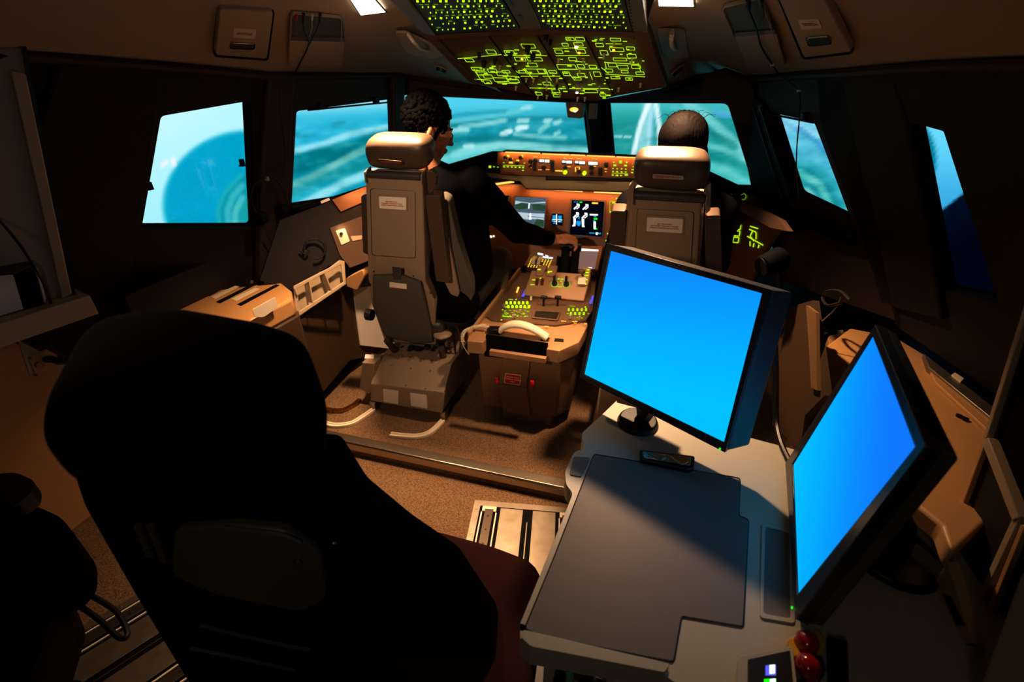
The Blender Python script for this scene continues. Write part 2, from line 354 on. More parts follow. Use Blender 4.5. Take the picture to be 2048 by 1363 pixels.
# ================================================================== OUTSIDE VIEW: curved projection screen
def sm(a, b, x):
    t = max(0, min(1, (x - a) / (b - a))) if a != b else float(x > a); return t * t * (3 - 2 * t)
def mixc(a, b, t): return tuple(p + (q - p) * t for p, q in zip(a, b))
def segd(p, pts):
    best = 1e9
    for (ax_, ay), (bx, by) in zip(pts, pts[1:]):
        dx, dy = bx - ax_, by - ay; t = max(0, min(1, ((p[0] - ax_) * dx + (p[1] - ay) * dy) / (dx * dx + dy * dy + 1e-9)))
        best = min(best, math.hypot(p[0] - ax_ - dx * t, p[1] - ay - dy * t))
    return best
def eld(x, y, cx, cy, rx, ry, rot=0):
    c, s = math.cos(rot), math.sin(rot); dx, dy = x - cx, y - cy; u = (dx * c + dy * s) / rx; v = (-dx * s + dy * c) / ry; return math.hypot(u, v)
ST = [  # (points, width, softness, colour, alpha)
 # left side window swirl lines
 ([(484, 372), (466, 392), (455, 420), (458, 458)], 4, 8, (120, 215, 215), .5), ([(484, 395), (470, 425), (470, 458)], 5, 6, (170, 235, 235), .4),
 ([(484, 350), (450, 385), (436, 420), (440, 458)], 3, 5, (60, 190, 200), .5), ([(325, 330), (332, 324)], 3, 6, (255, 245, 250), .8), ([(346, 318), (348, 330)], 3, 6, (255, 245, 250), .8),
 # second left window
 ([(560, 308), (640, 290), (700, 268), (790, 252)], 4, 8, (190, 240, 248), .75), ([(560, 345), (640, 310), (700, 300), (790, 268)], 12, 16, (0, 128, 140), .75),
 ([(590, 368), (620, 355), (650, 340), (700, 312), (730, 300)], 5, 9, (150, 205, 190), .7), ([(600, 340), (660, 322), (700, 300)], 3, 6, (0, 120, 130), .6),
 ([(560, 395), (640, 360), (720, 330), (790, 300)], 6, 12, (40, 160, 165), .6), ([(580, 420), (620, 402), (680, 370), (740, 345), (790, 330)], 7, 10, (185, 240, 248), .8),
 ([(665, 248), (690, 244)], 1.5, 2.5, (70, 150, 180), .6),
 # left windshield
 ([(905, 243), (960, 236), (1020, 226), (1065, 214)], 3, 6, (130, 215, 225), .6), ([(905, 252), (1000, 240), (1100, 236), (1170, 236)], 3, 6, (20, 130, 145), .5),
 ([(920, 254), (980, 246), (1010, 240)], 3.5, 5, (160, 225, 225), .8), ([(880, 262), (935, 260)], 4, 5, (180, 235, 240), .8), ([(900, 232), (950, 226), (1010, 222)], 2, 5, (30, 150, 170), .5),
 ([(1005, 268), (1020, 262)], 6, 4, (225, 250, 250), .95), ([(1035, 257), (1052, 254)], 5.5, 4, (220, 248, 248), .95), ([(1038, 242), (1055, 240)], 4.5, 4, (185, 235, 235), .8),
 ([(1080, 262), (1095, 250)], 5, 5, (165, 225, 225), .7), ([(1090, 242), (1100, 240)], 4, 4, (190, 238, 238), .8), ([(1110, 246), (1120, 243)], 4, 4, (180, 235, 235), .8),
 ([(1030, 268), (1080, 274), (1130, 275)], 3, 5, (180, 232, 232), .7), ([(1110, 268), (1118, 264)], 3, 4, (190, 238, 238), .7), ([(1045, 216), (1060, 214)], 3, 4, (180, 232, 236), .8),
 ([(905, 285), (960, 276), (1040, 284), (1100, 290), (1170, 288)], 6, 10, (10, 125, 140), .6), ([(910, 308), (950, 298), (1000, 290), (1060, 292), (1110, 298), (1175, 301)], 6, 9, (170, 235, 235), .8),
 ([(930, 292), (945, 291)], 4, 4, (210, 245, 245), .8), ([(860, 330), (900, 318), (960, 306)], 8, 10, (120, 215, 225), .7),
 # right windshield: the runway
 ([(1300, 205), (1296, 240), (1288, 300), (1284, 330)], 12, 12, (168, 226, 234), .85), ([(1298, 205), (1280, 250), (1262, 330)], 4, 5, (240, 253, 255), .95), ([(1312, 205), (1318, 250), (1322, 330)], 4, 5, (236, 252, 255), .9),
 ([(1303, 215), (1298, 260), (1294, 320)], 1.8, 3, (190, 230, 250), .8), ([(1308, 240), (1308, 320)], 2, 3, (90, 170, 200), .6),
 ([(1230, 273), (1233, 273)], 2.2, 2, (190, 235, 230), .8), ([(1240, 273.5), (1243, 273.5)], 2.2, 2, (190, 235, 230), .8), ([(1249, 274), (1252, 274)], 2.2, 2, (190, 235, 230), .8), ([(1258, 274.5), (1261, 274.5)], 2.2, 2, (190, 235, 230), .8),
 ([(1375, 206), (1420, 240), (1460, 275), (1500, 320)], 7, 10, (150, 225, 225), .75), ([(1345, 215), (1420, 222), (1460, 225)], 3, 6, (110, 205, 205), .6),
 ([(1400, 262), (1440, 275), (1470, 292)], 5, 8, (30, 140, 140), .7), ([(1400, 285), (1450, 300), (1500, 322)], 4, 7, (150, 225, 225), .6), ([(1410, 310), (1450, 322), (1500, 335)], 4, 7, (20, 140, 142), .6),
 ([(1410, 330), (1460, 345), (1505, 370)], 5, 8, (120, 215, 215), .6), ([(1430, 225), (1458, 232)], 5, 6, (90, 180, 225), .8), ([(1210, 235), (1270, 228)], 4, 8, (60, 175, 172), .6), ([(1210, 255), (1270, 250)], 3, 7, (30, 145, 145), .5),
 # right side windows
 ([(1535, 235), (1570, 245), (1640, 268)], 6, 9, (190, 235, 250), .5), ([(1600, 258), (1640, 290), (1665, 320)], 4, 6, (60, 150, 215), .6), ([(1560, 240), (1600, 262)], 4, 5, (80, 160, 215), .5),
 ([(1560, 350), (1600, 345), (1640, 370), (1660, 410)], 5, 8, (120, 220, 205), .7), ([(1550, 330), (1620, 325), (1680, 380), (1690, 430)], 4, 8, (60, 180, 190), .6), ([(1590, 385), (1615, 380), (1635, 410)], 4, 7, (180, 235, 225), .6),
]
STB = [(min(p[0] for p in s[0]) - s[1] - s[2], max(p[0] for p in s[0]) + s[1] + s[2], min(p[1] for p in s[0]) - s[1] - s[2], max(p[1] for p in s[0]) + s[1] + s[2]) for s in ST]
def scenery(x, y):
    if x < 545:
        c = mixc((206, 247, 255), (160, 236, 250), sm(200, 460, y) * .6 + sm(300, 480, x) * .2)
        e = eld(x, y, 484, 400, 162, 140, -.25); c = mixc((0, 172, 205), c, sm(.93, 1.03, e))
        e = eld(x, y, 522, 440, 92, 105, .1); c = mixc((10, 160, 180), c, sm(.92, 1.02, e))
        e = eld(x, y, 530, 450, 70, 82, .1); c = mixc((30, 168, 175), c, sm(.85, 1.0, e))
    elif x < 800:
        base = 308 - (x - 560) * .23
        c = mixc((200, 245, 255), (52, 190, 222), sm(195, 250, y + (x - 600) * .06)); c = mixc(c, (0, 150, 170), sm(base - 2, base + 12, y)); c = mixc(c, (20, 175, 200), sm(base + 60, base + 90, y))
    elif x < 1190:
        c = mixc((96, 212, 236), (24, 158, 176), sm(200, 268, y + (x - 1000) * .05)); c = mixc(c, (60, 178, 175), sm(265, 305, y))
    elif x < 1518:
        c = mixc((84, 196, 200), (34, 158, 158), sm(205, 250, y)); c = mixc(c, (64, 186, 182), sm(280, 350, y))
    elif x < 1740:
        c = mixc((140, 215, 240), (90, 192, 218), sm(230, 320, y)); e = eld(x, y, 1590, 420, 100, 105, .5); c = mixc((26, 150, 165), c, sm(.8, 1.02, e))
        e = eld(x, y, 1580, 430, 66, 75, .5); c = mixc((80, 190, 195), c, sm(.7, 1.0, e))
    else:
        c = mixc((120, 220, 252), (66, 176, 226), sm(250, 440, y)); e = eld(x, y, 1805, 318, 68, 92, -.05); c = mixc((0, 132, 158), c, sm(.92, 1.06, e))
        yb = 447 - (x - 1850) * .78; c = mixc(c, (2, 18, 42), sm(yb - 4, yb + 3, y))
        if y > yb: c = mixc(c, (1, 6, 26), sm(yb, yb + 120, y))
    for s, bb in zip(ST, STB):
        if bb[0] < x < bb[1] and bb[2] < y < bb[3]:
            dd = segd((x, y), s[0]); a = (1 - sm(s[1] * .6, s[1] * .6 + s[2], dd)) * s[4]
            if a > 0: c = mixc(c, s[3], a)
    nz = noise.noise(V((x * .012, y * .05, 3.1))) * .5 + noise.noise(V((x * .05, y * .12, 1.1))) * .25
    if 560 < x < 1700 and y > 225: c = mixc(c, (10, 110, 118) if nz > 0 else (190, 238, 238), min(.38, abs(nz) * .8) * sm(222, 262, y))
    return c
C0 = V((0, 1.6, 0)); RAD = 3.6; NA, NZ = 760, 150
me = bpy.data.meshes.new('projection_screen'); vs = []; cols = []
for i in range(NA):
    a = math.radians(-112 + 224 * i / (NA - 1))
    for j in range(NZ):
        z = -.9 + 3.1 * j / (NZ - 1); r = RAD - .10 * (z - .6) ** 2
        p = C0 + V((math.sin(a) * r, math.cos(a) * r, z)); vs.append(p); q = proj(p)
        c = scenery(*q) if q and 200 < q[0] < 2200 and 120 < q[1] < 760 else (2, 8, 12)
        if q:   # picture darkened outside the window openings to limit cyan spill indoors
            lo_, hi_ = (205, 470) if q[0] < 560 else (195, 430) if q[0] < 800 else (190, 345) if q[0] < 1190 else (200, 385) if q[0] < 1520 else (220, 455) if q[0] < 1750 else (235, 620)
            f_ = sm(lo_ - 70, lo_ - 15, q[1]) * (1 - sm(hi_ + 15, hi_ + 70, q[1])) * sm(240, 270, q[0]) * (1 - sm(2010, 2060, q[0])); c = mixc((2, 8, 12), c, f_)
        cols.append(lin(c))
fs = [(i * NZ + j, (i + 1) * NZ + j, (i + 1) * NZ + j + 1, i * NZ + j + 1) for i in range(NA - 1) for j in range(NZ - 1)]
O0 = V((0, 5.2, 0))
me.from_pydata([v - O0 for v in vs], [], fs); at = me.color_attributes.new('scenery', 'FLOAT_COLOR', 'POINT')
at.data.foreach_set('color', [x for c in cols for x in (*c, 1)])
m = bpy.data.materials.new('projected_scenery'); m.use_nodes = True; n_ = m.node_tree; n_.nodes.clear()
e = n_.nodes.new('ShaderNodeEmission'); a_ = n_.nodes.new('ShaderNodeVertexColor'); a_.layer_name = 'scenery'; o_ = n_.nodes.new('ShaderNodeOutputMaterial')
n_.links.new(a_.outputs[0], e.inputs[0]); n_.links.new(e.outputs[0], o_.inputs[0]); e.inputs[1].default_value = 1.12; me.materials.append(m)
scr = bpy.data.objects.new('projection_screen', me); scr.location = O0; COL.objects.link(scr)
scr['label'] = 'curved screen outside the windows showing a blurred coast and runway from the air'; scr['category'] = 'screen'
# ================================================================== OVERHEAD
from mathutils.bvhtree import BVHTree
_c = [o for o in bpy.data.objects if o.name == 'ceiling'][0]
CBVH = BVHTree.FromPolygons([_c.matrix_basis @ v.co for v in _c.data.vertices], [tuple(p.vertices) for p in _c.data.polygons])
def cpl(*pts):   # the plane of the ceiling lining around some spots
    x = sum(p[0] for p in pts) / len(pts); y = sum(p[1] for p in pts) / len(pts); N_ = V(); q0 = None
    for dx, dy in ((0, 0), (25, 0), (-25, 0), (0, 25), (0, -20)):
        q = CBVH.ray_cast(CAM, ray(x + dx, y + dy).normalized())
        if q[0] is not None:
            n_ = q[1] if q[1].z < 0 else -q[1]; N_ += n_; q0 = q0 or q[0]
    if q0 is None: return PZ(1.9)
    pl = Pl(q0, N_); m_ = 0
    for x, y in pts:     # stand clear of the curved lining at every corner
        q = CBVH.ray_cast(CAM, ray(x, y).normalized())[0]
        if q is not None: m_ = max(m_, (q - pl.o).dot(pl.nrm()))
    pl.o = pl.o + pl.nrm() * m_; return pl
def XO(l): return [(760 + x * .29297, y * .29297) for x, y in l]
oh = thing('overhead_panel', (0, 2.1, 1.60), 'overhead switch panel with rows of green-lit legends hanging from the cockpit ceiling', 'control panel')
frame_o = [(770, -8), (933, 163), (1068, 192), (1190, 203), (1235, 192), (1332, 175), (1287, 60), (1283, 0), (1276, -60), (700, -80)]
plate('surround', overm, PB, [(838, 62), (935, 163), (1068, 192), (1190, 203), (1235, 192), (1332, 175), (1292, 60)], .05, oh, off=-.004, bevel=.004)
plate('surround', overm, PA, [(712, -70), (840, 64), (1292, 62), (1270, -120)], .05, oh, off=-.004, bevel=.004)
# side rails standing proud
plate('side_rail', overm, PA, [(745, -40), (845, 66), (872, 72), (785, -40)], .02, oh, off=.012, bevel=.003); plate('side_rail', overm, PB, [(845, 66), (937, 164), (958, 170), (868, 72)], .02, oh, off=.012, bevel=.003)
plate('side_rail', overm, PA, [(1245, -40), (1266, 64), (1294, 62), (1278, -40)], .02, oh, off=.012, bevel=.003); plate('side_rail', overm, PB, [(1270, 66), (1306, 178), (1333, 174), (1294, 63)], .02, oh, off=.012, bevel=.003)
plate('centre_strip', overm, PA, [(970, -60), (1008, 0), (1043, 58), (1084, 58), (1056, 0), (1030, -60)], .015, oh, off=.008, bevel=.003)
plate('cross_bar', overm, PB, [(868, 70), (980, 64), (1090, 60), (1276, 66), (1279, 76), (1100, 70), (990, 72), (873, 80)], .012, oh, off=.012, bevel=.003)
bl = [(770, -60), (824, 0), (871, 68), (1040, 58), (1005, 0), (968, -60)]; br = [(1030, -60), (1059, 0), (1086, 58), (1264, 64), (1248, 0), (1232, -60)]
plate('breaker_board', brkm, PA, bl, .01, oh, off=.004); plate('breaker_board', brkm, PA, br, .01, oh, off=.004)
seams = BM()
for a, b2 in (((978, 73), (1068, 190)), ((1076, 73), (1138, 176)), ((1170, 73), (1226, 187))):
    p, q = PB.at(*a, .006), PB.at(*b2, .006); tube(seams, [p, q], .003, n=6, smooth=0)
fin('board_seams', seams, blackm, oh)
tops = []
nrm = -PA.nrm()
for quadp, nx in (([(826, -4), (1002, -4), (1037, 55), (870, 66)], 15), ([(1062, -4), (1246, -4), (1259, 61), (1088, 56)], 16)):
    for r in range(6):
        for k in range(nx):
            if random.random() < .12: continue
            s, t = (k + .5 + (.25 if r % 2 else 0)) / (nx + .3), (r + .45) / 6
            x = (quadp[0][0] * (1 - s) + quadp[1][0] * s) * (1 - t) + (quadp[3][0] * (1 - s) + quadp[2][0] * s) * t
            y = (quadp[0][1] * (1 - s) + quadp[1][1] * s) * (1 - t) + (quadp[3][1] * (1 - s) + quadp[2][1] * s) * t
            big = random.random() < .28; tops.append((PA.at(x, y, .004), .0046 if big else .0028, big))
tops.sort(key=lambda q: -q[1]); rest = BM()
for k, (p, r, big) in enumerate(tops):
    b = BM() if k < 100 else rest
    cyl(b, p, p + PA.nrm() * .004, r * .95, r * .8, n=8)
    if k < 100: fin('circuit_breaker', b, yel if big else green, oh)
fin('circuit_breakers', rest, green, oh, kind='stuff')
# breaker captions and bus lines
lg = BM()
for quadp in ([(826, -4), (1002, -4), (1037, 55), (870, 66)], [(1062, -4), (1246, -4), (1259, 61), (1088, 56)]):
    for r in range(6):
        for k in range(13):
            if random.random() < .55:
                s, t = (k + random.random()) / 14, (r + .05) / 6
                for_ = []
                for s2, t2 in ((s, t), (s + .045, t), (s + .045, t + .028), (s, t + .028)):
                    x = (quadp[0][0] * (1 - s2) + quadp[1][0] * s2) * (1 - t2) + (quadp[3][0] * (1 - s2) + quadp[2][0] * s2) * t2
                    y = (quadp[0][1] * (1 - s2) + quadp[1][1] * s2) * (1 - t2) + (quadp[3][1] * (1 - s2) + quadp[2][1] * s2) * t2
                    for_.append((x, y))
                quad(lg, PA, for_, .007)
fin('breaker_captions', lg, greend, oh, smooth=False)
def skew(px): return .94 - .68 * (px - 871) / 408
lg = BM()
def seg2(a, b2, w=2.6):    # a lit line on the forward board, crop coordinates
    a, b2 = V((*a, 0)), V((*b2, 0)); d = (b2 - a).normalized(); n = V((-d.y, d.x, 0)) * w / 2
    quad(lg, PB, XO([(v.x, v.y) for v in (a - n, b2 - n, b2 + n, a + n)]), .007)
def orect(x, y, w, h, lw=4.5):
    s = skew(760 + x * .293); P = [(x, y), (x + w, y + w * .02), (x + w + h * s * .8, y + h), (x + h * s * .8, y + h)]
    for i in range(4): seg2(P[i], P[(i + 1) % 4], lw)
for r in [(720, 340, 60, 28), (575, 400, 55, 22), (620, 460, 80, 22), (655, 490, 70, 22), (730, 470, 60, 24), (700, 510, 60, 24), (790, 490, 70, 26), (770, 530, 90, 26), (860, 520, 60, 24), (870, 540, 70, 24), (700, 545, 50, 26), (830, 480, 50, 18),
          (960, 300, 90, 28), (845, 345, 65, 30), (1025, 345, 60, 28), (915, 390, 70, 26), (1000, 392, 100, 24), (1005, 430, 60, 26), (985, 470, 130, 34), (1070, 470, 60, 30), (1150, 480, 50, 20), (945, 480, 44, 18),
          (1265, 255, 55, 22), (1330, 255, 60, 24), (1320, 290, 60, 24), (1240, 295, 40, 20), (1190, 340, 50, 24), (1335, 335, 60, 28), (1285, 392, 52, 22), (1205, 440, 125, 34), (1425, 445, 50, 20), (1345, 440, 45, 24), (1245, 490, 45, 26), (1455, 490, 45, 32), (1345, 500, 50, 24), (1330, 530, 40, 16),
          (1570, 260, 70, 20), (1470, 295, 50, 24), (1565, 325, 95, 26), (1680, 320, 55, 22), (1500, 345, 50, 30), (1685, 370, 60, 26), (1590, 395, 90, 20), (1555, 430, 55, 26), (1620, 445, 70, 26), (1715, 445, 60, 22), (1535, 470, 50, 22), (1645, 480, 46, 18), (1745, 490, 55, 20), (1575, 520, 60, 18), (1675, 530, 46, 18),
          (1170, 610, 50, 22), (1060, 630, 40, 18), (1390, 610, 90, 22), (1500, 640, 40, 16), (1110, 560, 50, 20), (1180, 645, 45, 16)]: orect(*r)
for a, b2 in [((530, 400), (830, 372)), ((840, 378), (1140, 380)), ((1180, 330), (1410, 325)), ((1200, 380), (1430, 378)), ((1205, 472), (1500, 472)), ((1530, 425), (1770, 440)), ((1540, 505), (1810, 525)), ((920, 480), (950, 500)), ((1120, 470), (1170, 550)), ((1290, 500), (1330, 550)), ((1430, 490), (1450, 545)),
              ((960, 520), (1080, 520)), ((1110, 520), (1230, 520)), ((1020, 600), (1270, 604)), ((1290, 604), (1560, 604)), ((1535, 420), (1545, 470)), ((1760, 430), (1780, 490)), ((660, 540), (740, 545)), ((1240, 233), (1290, 236)), ((1540, 298), (1650, 300)), ((985, 465), (1050, 545)), ((1330, 420), (1400, 423)), ((640, 475), (700, 560)), ((800, 565), (940, 570)), ((1510, 460), (1560, 500))]: seg2(a, b2, 5)
for k in range(90):       # short captions
    x, y = random.choice([(random.uniform(600, 940), random.uniform(450, 590)), (random.uniform(850, 1240), random.uniform(340, 560)), (random.uniform(1200, 1490), random.uniform(250, 560)), (random.uniform(1490, 1820), random.uniform(260, 600)), (random.uniform(1040, 1560), random.uniform(570, 670))])
    seg2((x, y), (x + random.uniform(14, 34), y + 1), random.uniform(5, 10))
fin('board_legends', lg, green, oh, smooth=False)
swn = PB.nrm()
for x, y in [(820, 450), (1000, 535), (1050, 535), (1140, 535), (1210, 535), (1140, 590), (1230, 640), (1140, 650), (1080, 650), (1220, 400), (1390, 400), (1365, 470), (1380, 590), (1500, 590), (1630, 600), (1780, 570), (1720, 400), (1530, 370), (1600, 285), (930, 590), (1350, 665), (1400, 665)]:
    p = PB.at(*XO([(x, y)])[0], .006); b = BM(); cyl(b, p, p + swn * .004, .0075, n=10); cyl(b, p, p + swn * .018 + V((0, -.004, 0)), .0028, .0045, n=8); fin('toggle_switch', b, cream, oh)
for x, y, s in [(1010, 320, 1), (1045, 370, 1), (890, 365, .9), (710, 420, 1), (785, 400, .7), (680, 362, .7), (1135, 240, .8), (1165, 272, .6), (1210, 580, .6)]:
    p = PB.at(*XO([(x, y)])[0], .004); b = BM(); cyl(b, p, p + swn * .022, .013 * s, .010 * s, n=14); box(b, p + swn * .024, (.006 * s, .024 * s, .01)); fin('rotary_knob', b, blackp, oh, bevel=.001)
for x, y, m_ in [(970, 400, amber), (1035, 400, amber), (1340, 318, warmw), (1360, 358, amber), (1595, 340, amber), (1345, 630, warmw)]:
    p = PB.at(*XO([(x, y)])[0], .006); b = BM(); cyl(b, p, p + swn * .004, .006 if m_ is not warmw else .0075, n=12); fin('indicator_lamp', b, m_, oh)
b = BM()
for x, y in [(480, 350), (500, 362), (1040, 232), (1060, 232), (1735, 258), (935, 262)]:
    p = PB.at(*XO([(x, y)])[0], .003); cyl(b, p, p + swn * .004, .003, n=6)
for k in range(14):
    t = k / 13; p = PA.at(1255 + 12 * t, -20 + 84 * t, .015); cyl(b, p, p + PA.nrm() * .003, .002, n=6)
fin('screws', b, blackp, oh)
for a, c2 in (((1148, 180), (920, 14)),): pass
b = BM()
for q in ([(1008, -2), (1018, -2), (1028, 12), (1020, 12)], [(1036, 30), (1044, 30), (1048, 39), (1041, 39)]): prism(b, pxs(PA, q, .0085), PA.nrm() * .001)
fin('slots', b, blackp, oh, smooth=False)
# ---- ceiling fittings
def on_ceiling(name, m, pts, th, parent=None, out=.01, bevel=.003, hole=(), **k):
    pl = cpl(*pts); return plate(name, m, pl, R2(pts, 6), th, parent, holes=[hole] if hole else (), off=out, bevel=bevel, **k), pl
def escape_cover(pts, lab, grip, label_side):
    c = cpl(*pts); loc = c.at(*pts[0]); t = thing('escape_rope_cover', loc, label_side, 'cover', 'escape rope covers')
    o, pl = on_ceiling('door', beige, pts, .02, t, .014, .004)
    bb = BM(); prism(bb, pxs(pl, R2([(pts[i][0] + s[0], pts[i][1] + s[1]) for i, s in enumerate(((-3, -3), (3, -3), (3, 4), (-3, 4)))], 7), .004), -pl.nrm() * .01); fin('gap', bb, blackm, t)
    plate('label', white, pl, R2(lab, 2), .002, t, off=.0155)
    a, b2, d = pl.at(*lab[0], .017), pl.at(*lab[1], .017), pl.at(*lab[3], .017)
    cen = pl.at(sum(p[0] for p in lab) / 4, sum(p[1] for p in lab) / 4, .0162); fr = Fr(cen, b2 - a, a - d)
    if fr.n.dot(pl.nrm()) < 0: fr = Fr(cen, b2 - a, a - d); fr.n = -fr.n
    text('label_text', 'EMERGENCY\nESCAPE ROPE', fr, (b2 - a).length / 8.6, redtext, t, .0006)
    bb = BM(); prism(bb, pxs(pl, R2([(grip[0][0] - 2, grip[0][1] - 2), (grip[1][0] + 2, grip[1][1] - 2), (grip[2][0] + 2, grip[2][1] + 2), (grip[3][0] - 2, grip[3][1] + 2)], 5), .0146), -pl.nrm() * .002); fin('handle_recess', bb, blackp, t)
    bb = BM(); prism(bb, pxs(pl, R2(grip, 5), .020), -pl.nrm() * .006); fin('handle', bb, metal, t, bevel=.002)
escape_cover([(440, 18), (547, 25), (534, 118), (431, 110)], [(468, 57), (513, 60), (510, 78), (466, 75)], [(462, 87), (510, 89), (507, 98), (461, 96)], 'square beige emergency rope cover on the left ceiling, beside the left cable recess')
escape_cover([(1556, -4), (1648, -6), (1703, 104), (1608, 116)], [(1596, 40), (1636, 38), (1644, 56), (1603, 60)], [(1612, 77), (1656, 74), (1662, 87), (1619, 92)], 'beige emergency rope cover on the right ceiling, beside the right cable recess')
def recess(pts, split, where):
    c = cpl(*pts); t = thing('ceiling_recess', c.at(*pts[0]), where, 'recess', 'ceiling recesses with cable sockets')
    on = R2(pts, 9); inn = [(p[0] * .965 + .035 * sum(q[0] for q in on) / len(on), p[1] * .965 + .035 * sum(q[1] for q in on) / len(on)) for p in on]
    plate('rim', beige, c, on, .01, t, holes=[inn], off=.012, bevel=.002)
    up = inn; cx = sum(q[0] for q in inn) / len(inn)
    l, r = split
    hole = R2([pts[0], pts[1], r, l], 6); plate('cavity', mat('cavity_grey', (70, 74, 66), .6), c, hole, .004, t, off=.006)
    low = R2([l, r, pts[2], pts[3]], 4); plate('lower_cover', beige, c, low, .006, t, off=.011, bevel=.002)
    q = [l, r, (r[0] + (pts[1][0] - r[0]) * .12, r[1] - 8), (l[0] + 2, l[1] - 8)]; plate('ledge', overm, c, q, .004, t, off=.010)
    return c
RC1 = recess([(583, 27), (685, 36), (683, 136), (577, 130)], [(579, 82), (690, 84)], 'open recess with cable plugs in the left ceiling')
RC2 = recess([(1442, 16), (1520, -4), (1570, 132), (1494, 137)], [(1468, 74), (1552, 68)], 'open recess with cable plugs in the right ceiling')
for i, (c, pts) in enumerate(((RC1, [(593, 30), (607, 30), (624, 32), (640, 32)]), (RC2, [(1496, 10), (1522, 6)]))):
    pass
def dome(pts, where):
    c = cpl((pts[0]), pts[1], pts[2]); t = thing('dome_light', c.at(*pts[0]), where, 'light', 'ceiling dome lights')
    plate('lens', lampw, c, pts, .004, t, off=.008)
    grow = [(p[0] + (p[0] - sum(q[0] for q in pts) / 4) * .12, p[1] + (p[1] - sum(q[1] for q in pts) / 4) * .12) for p in pts]
    plate('bezel_frame', beige, c, grow, .006, t, holes=[pts], off=.009, bevel=.001)
    g = BM()
    for s in (.25, .5, .75):
        a = [pts[0][k] * (1 - s) + pts[1][k] * s for k in (0, 1)]; b2 = [pts[3][k] * (1 - s) + pts[2][k] * s for k in (0, 1)]
        tube(g, [c.at(*a, .0085), c.at(*b2, .0085)], .0008, n=4, smooth=0)
        a = [pts[0][k] * (1 - s) + pts[3][k] * s for k in (0, 1)]; b2 = [pts[1][k] * (1 - s) + pts[2][k] * s for k in (0, 1)]
        tube(g, [c.at(*a, .0085), c.at(*b2, .0085)], .0008, n=4, smooth=0)
    fin('lens_grid', g, cream, t)
dome([(692, -14), (742, -8), (771, 25), (722, 31)], 'bright square dome light in the left ceiling, beside the overhead panel')
dome([(1314, -14), (1384, -16), (1387, 14), (1318, 13)], 'bright square dome light in the right ceiling, beside the overhead panel')
def grip(base, arc, r, where):
    c = cpl(*base[:3]); t = thing('grab_handle', c.at(*base[0]), where, 'handle', 'ceiling grab handles')
    plate('base_plate', beige2, c, R2(base, 5), .01, t, off=.008, bevel=.002)
    b = BM(); n = c.nrm(); k = len(arc); tube(b, [c.at(x, y, .012 + .03 * math.sin(math.pi * i / (k - 1))) for i, (x, y) in enumerate(arc)], r, n=10); fin('grip_bar', b, cream, t)
grip([(790, 66), (812, 66), (905, 108), (868, 118), (815, 108)], [(816, 68), (828, 84), (842, 96), (856, 101)], .008, 'curved white grab handle in the left ceiling')
grip([(1314, 62), (1370, 60), (1378, 116), (1326, 116)], [(1344, 62), (1343, 76), (1344, 90), (1350, 98)], .010, 'white grab handle in the right ceiling')
for pts, w_ in (([(866, 122), (900, 124), (898, 146), (884, 150), (870, 138)], 'black air vent in the left ceiling beneath the grab handle'), ([(1338, 126), (1370, 126), (1368, 150), (1354, 154), (1341, 148)], 'black air vent in the right ceiling beneath the grab handle')):
    c = cpl(*pts[:3]); t = thing('air_vent', c.at(*pts[0]), w_, 'vent', 'ceiling air vents'); n = c.nrm()
    cx, cy_ = sum(p[0] for p in pts) / 5, sum(p[1] for p in pts) / 5; ce = c.at(cx, cy_, .0)
    b = BM(); cyl(b, ce, ce + n * .022, .030, .026, n=18); fin('nozzle', b, blackp, t, bevel=.003); b = BM(); cyl(b, ce - n * .002, ce + n * .006, .040, .036, n=20); fin('collar', b, beige2, t, bevel=.002)
# hanging cables with white tags
def cable(name, pts3, r, m, label, cat='cable', group=None, k=8):
    b = BM(); tube(b, pts3, r, n=6, smooth=k); return fin(name, b, m, label=label, cat=cat, group=group)
t = thing('hanging_cable', RC1.at(640, 34), 'black twin cable hanging from the left ceiling recess to the window post', 'cable')
def hang(pl, l, off=.02): return [pl.at(x, y, off) for x, y in l]
for l in ([(607, 40), (608, 56), (617, 78), (614, 100), (600, 125)], [(640, 40), (633, 60), (622, 82), (612, 102), (602, 122)]):
    b = BM(); P = hang(RC1, l); tube(b, P, .0022, n=6); fin('strand', b, blackp, t)
b = BM(); P = hang(RC1, [(602, 122)]) + [FL2.at(590, 145, .03), FL2.at(572, 168, .02)]; tube(b, P, .003, n=6); fin('strand', b, blackp, t)
for x in (607, 640):
    b = BM(); cyl(b, RC1.at(x, 28, .012), RC1.at(x, 44, .02), .0055, .004); fin('plug', b, blackp, t)
for x, m_ in ((593, red), (625, cream)):
    b = BM(); cyl(b, RC1.at(x, 28, .012), RC1.at(x - 1, 40, .02), .004, .003); tube(b, hang(RC1, [(x - 1, 40), (x - 2, 60), (x - 6 if x > 600 else x + 4, 74)], .016), .0012, n=5); fin('plug', b, m_, t)
b = BM(); box(b, FL2.at(563, 172, .02), (.014, .006, .01)); fin('cable_tie', b, white, t)
b = BM(); tube(b, hang(FL2, [(563, 172), (562, 230), (568, 280), (570, 320), (566, 350)], .035), .0016, n=5); fin('strand', b, blackp, t)
t = thing('hanging_cable', RC2.at(1500, 20), 'black cable with white tags hanging from the right ceiling recess over the side window', 'cable')
b = BM(); tube(b, hang(RC2, [(1494, 12), (1504, 36), (1514, 62), (1522, 92), (1540, 122)]) , .0034, n=6); fin('strand', b, blackp, t)
b = BM(); tube(b, hang(RC2, [(1524, 4), (1526, 30), (1516, 50)]), .003, n=6); fin('strand', b, blackp, t)
for x, y in ((1496, 10), (1522, 4)):
    b = BM(); cyl(b, RC2.at(x, y - 12, .012), RC2.at(x + 2, y + 8, .02), .007, .005); fin('plug', b, blackp, t)
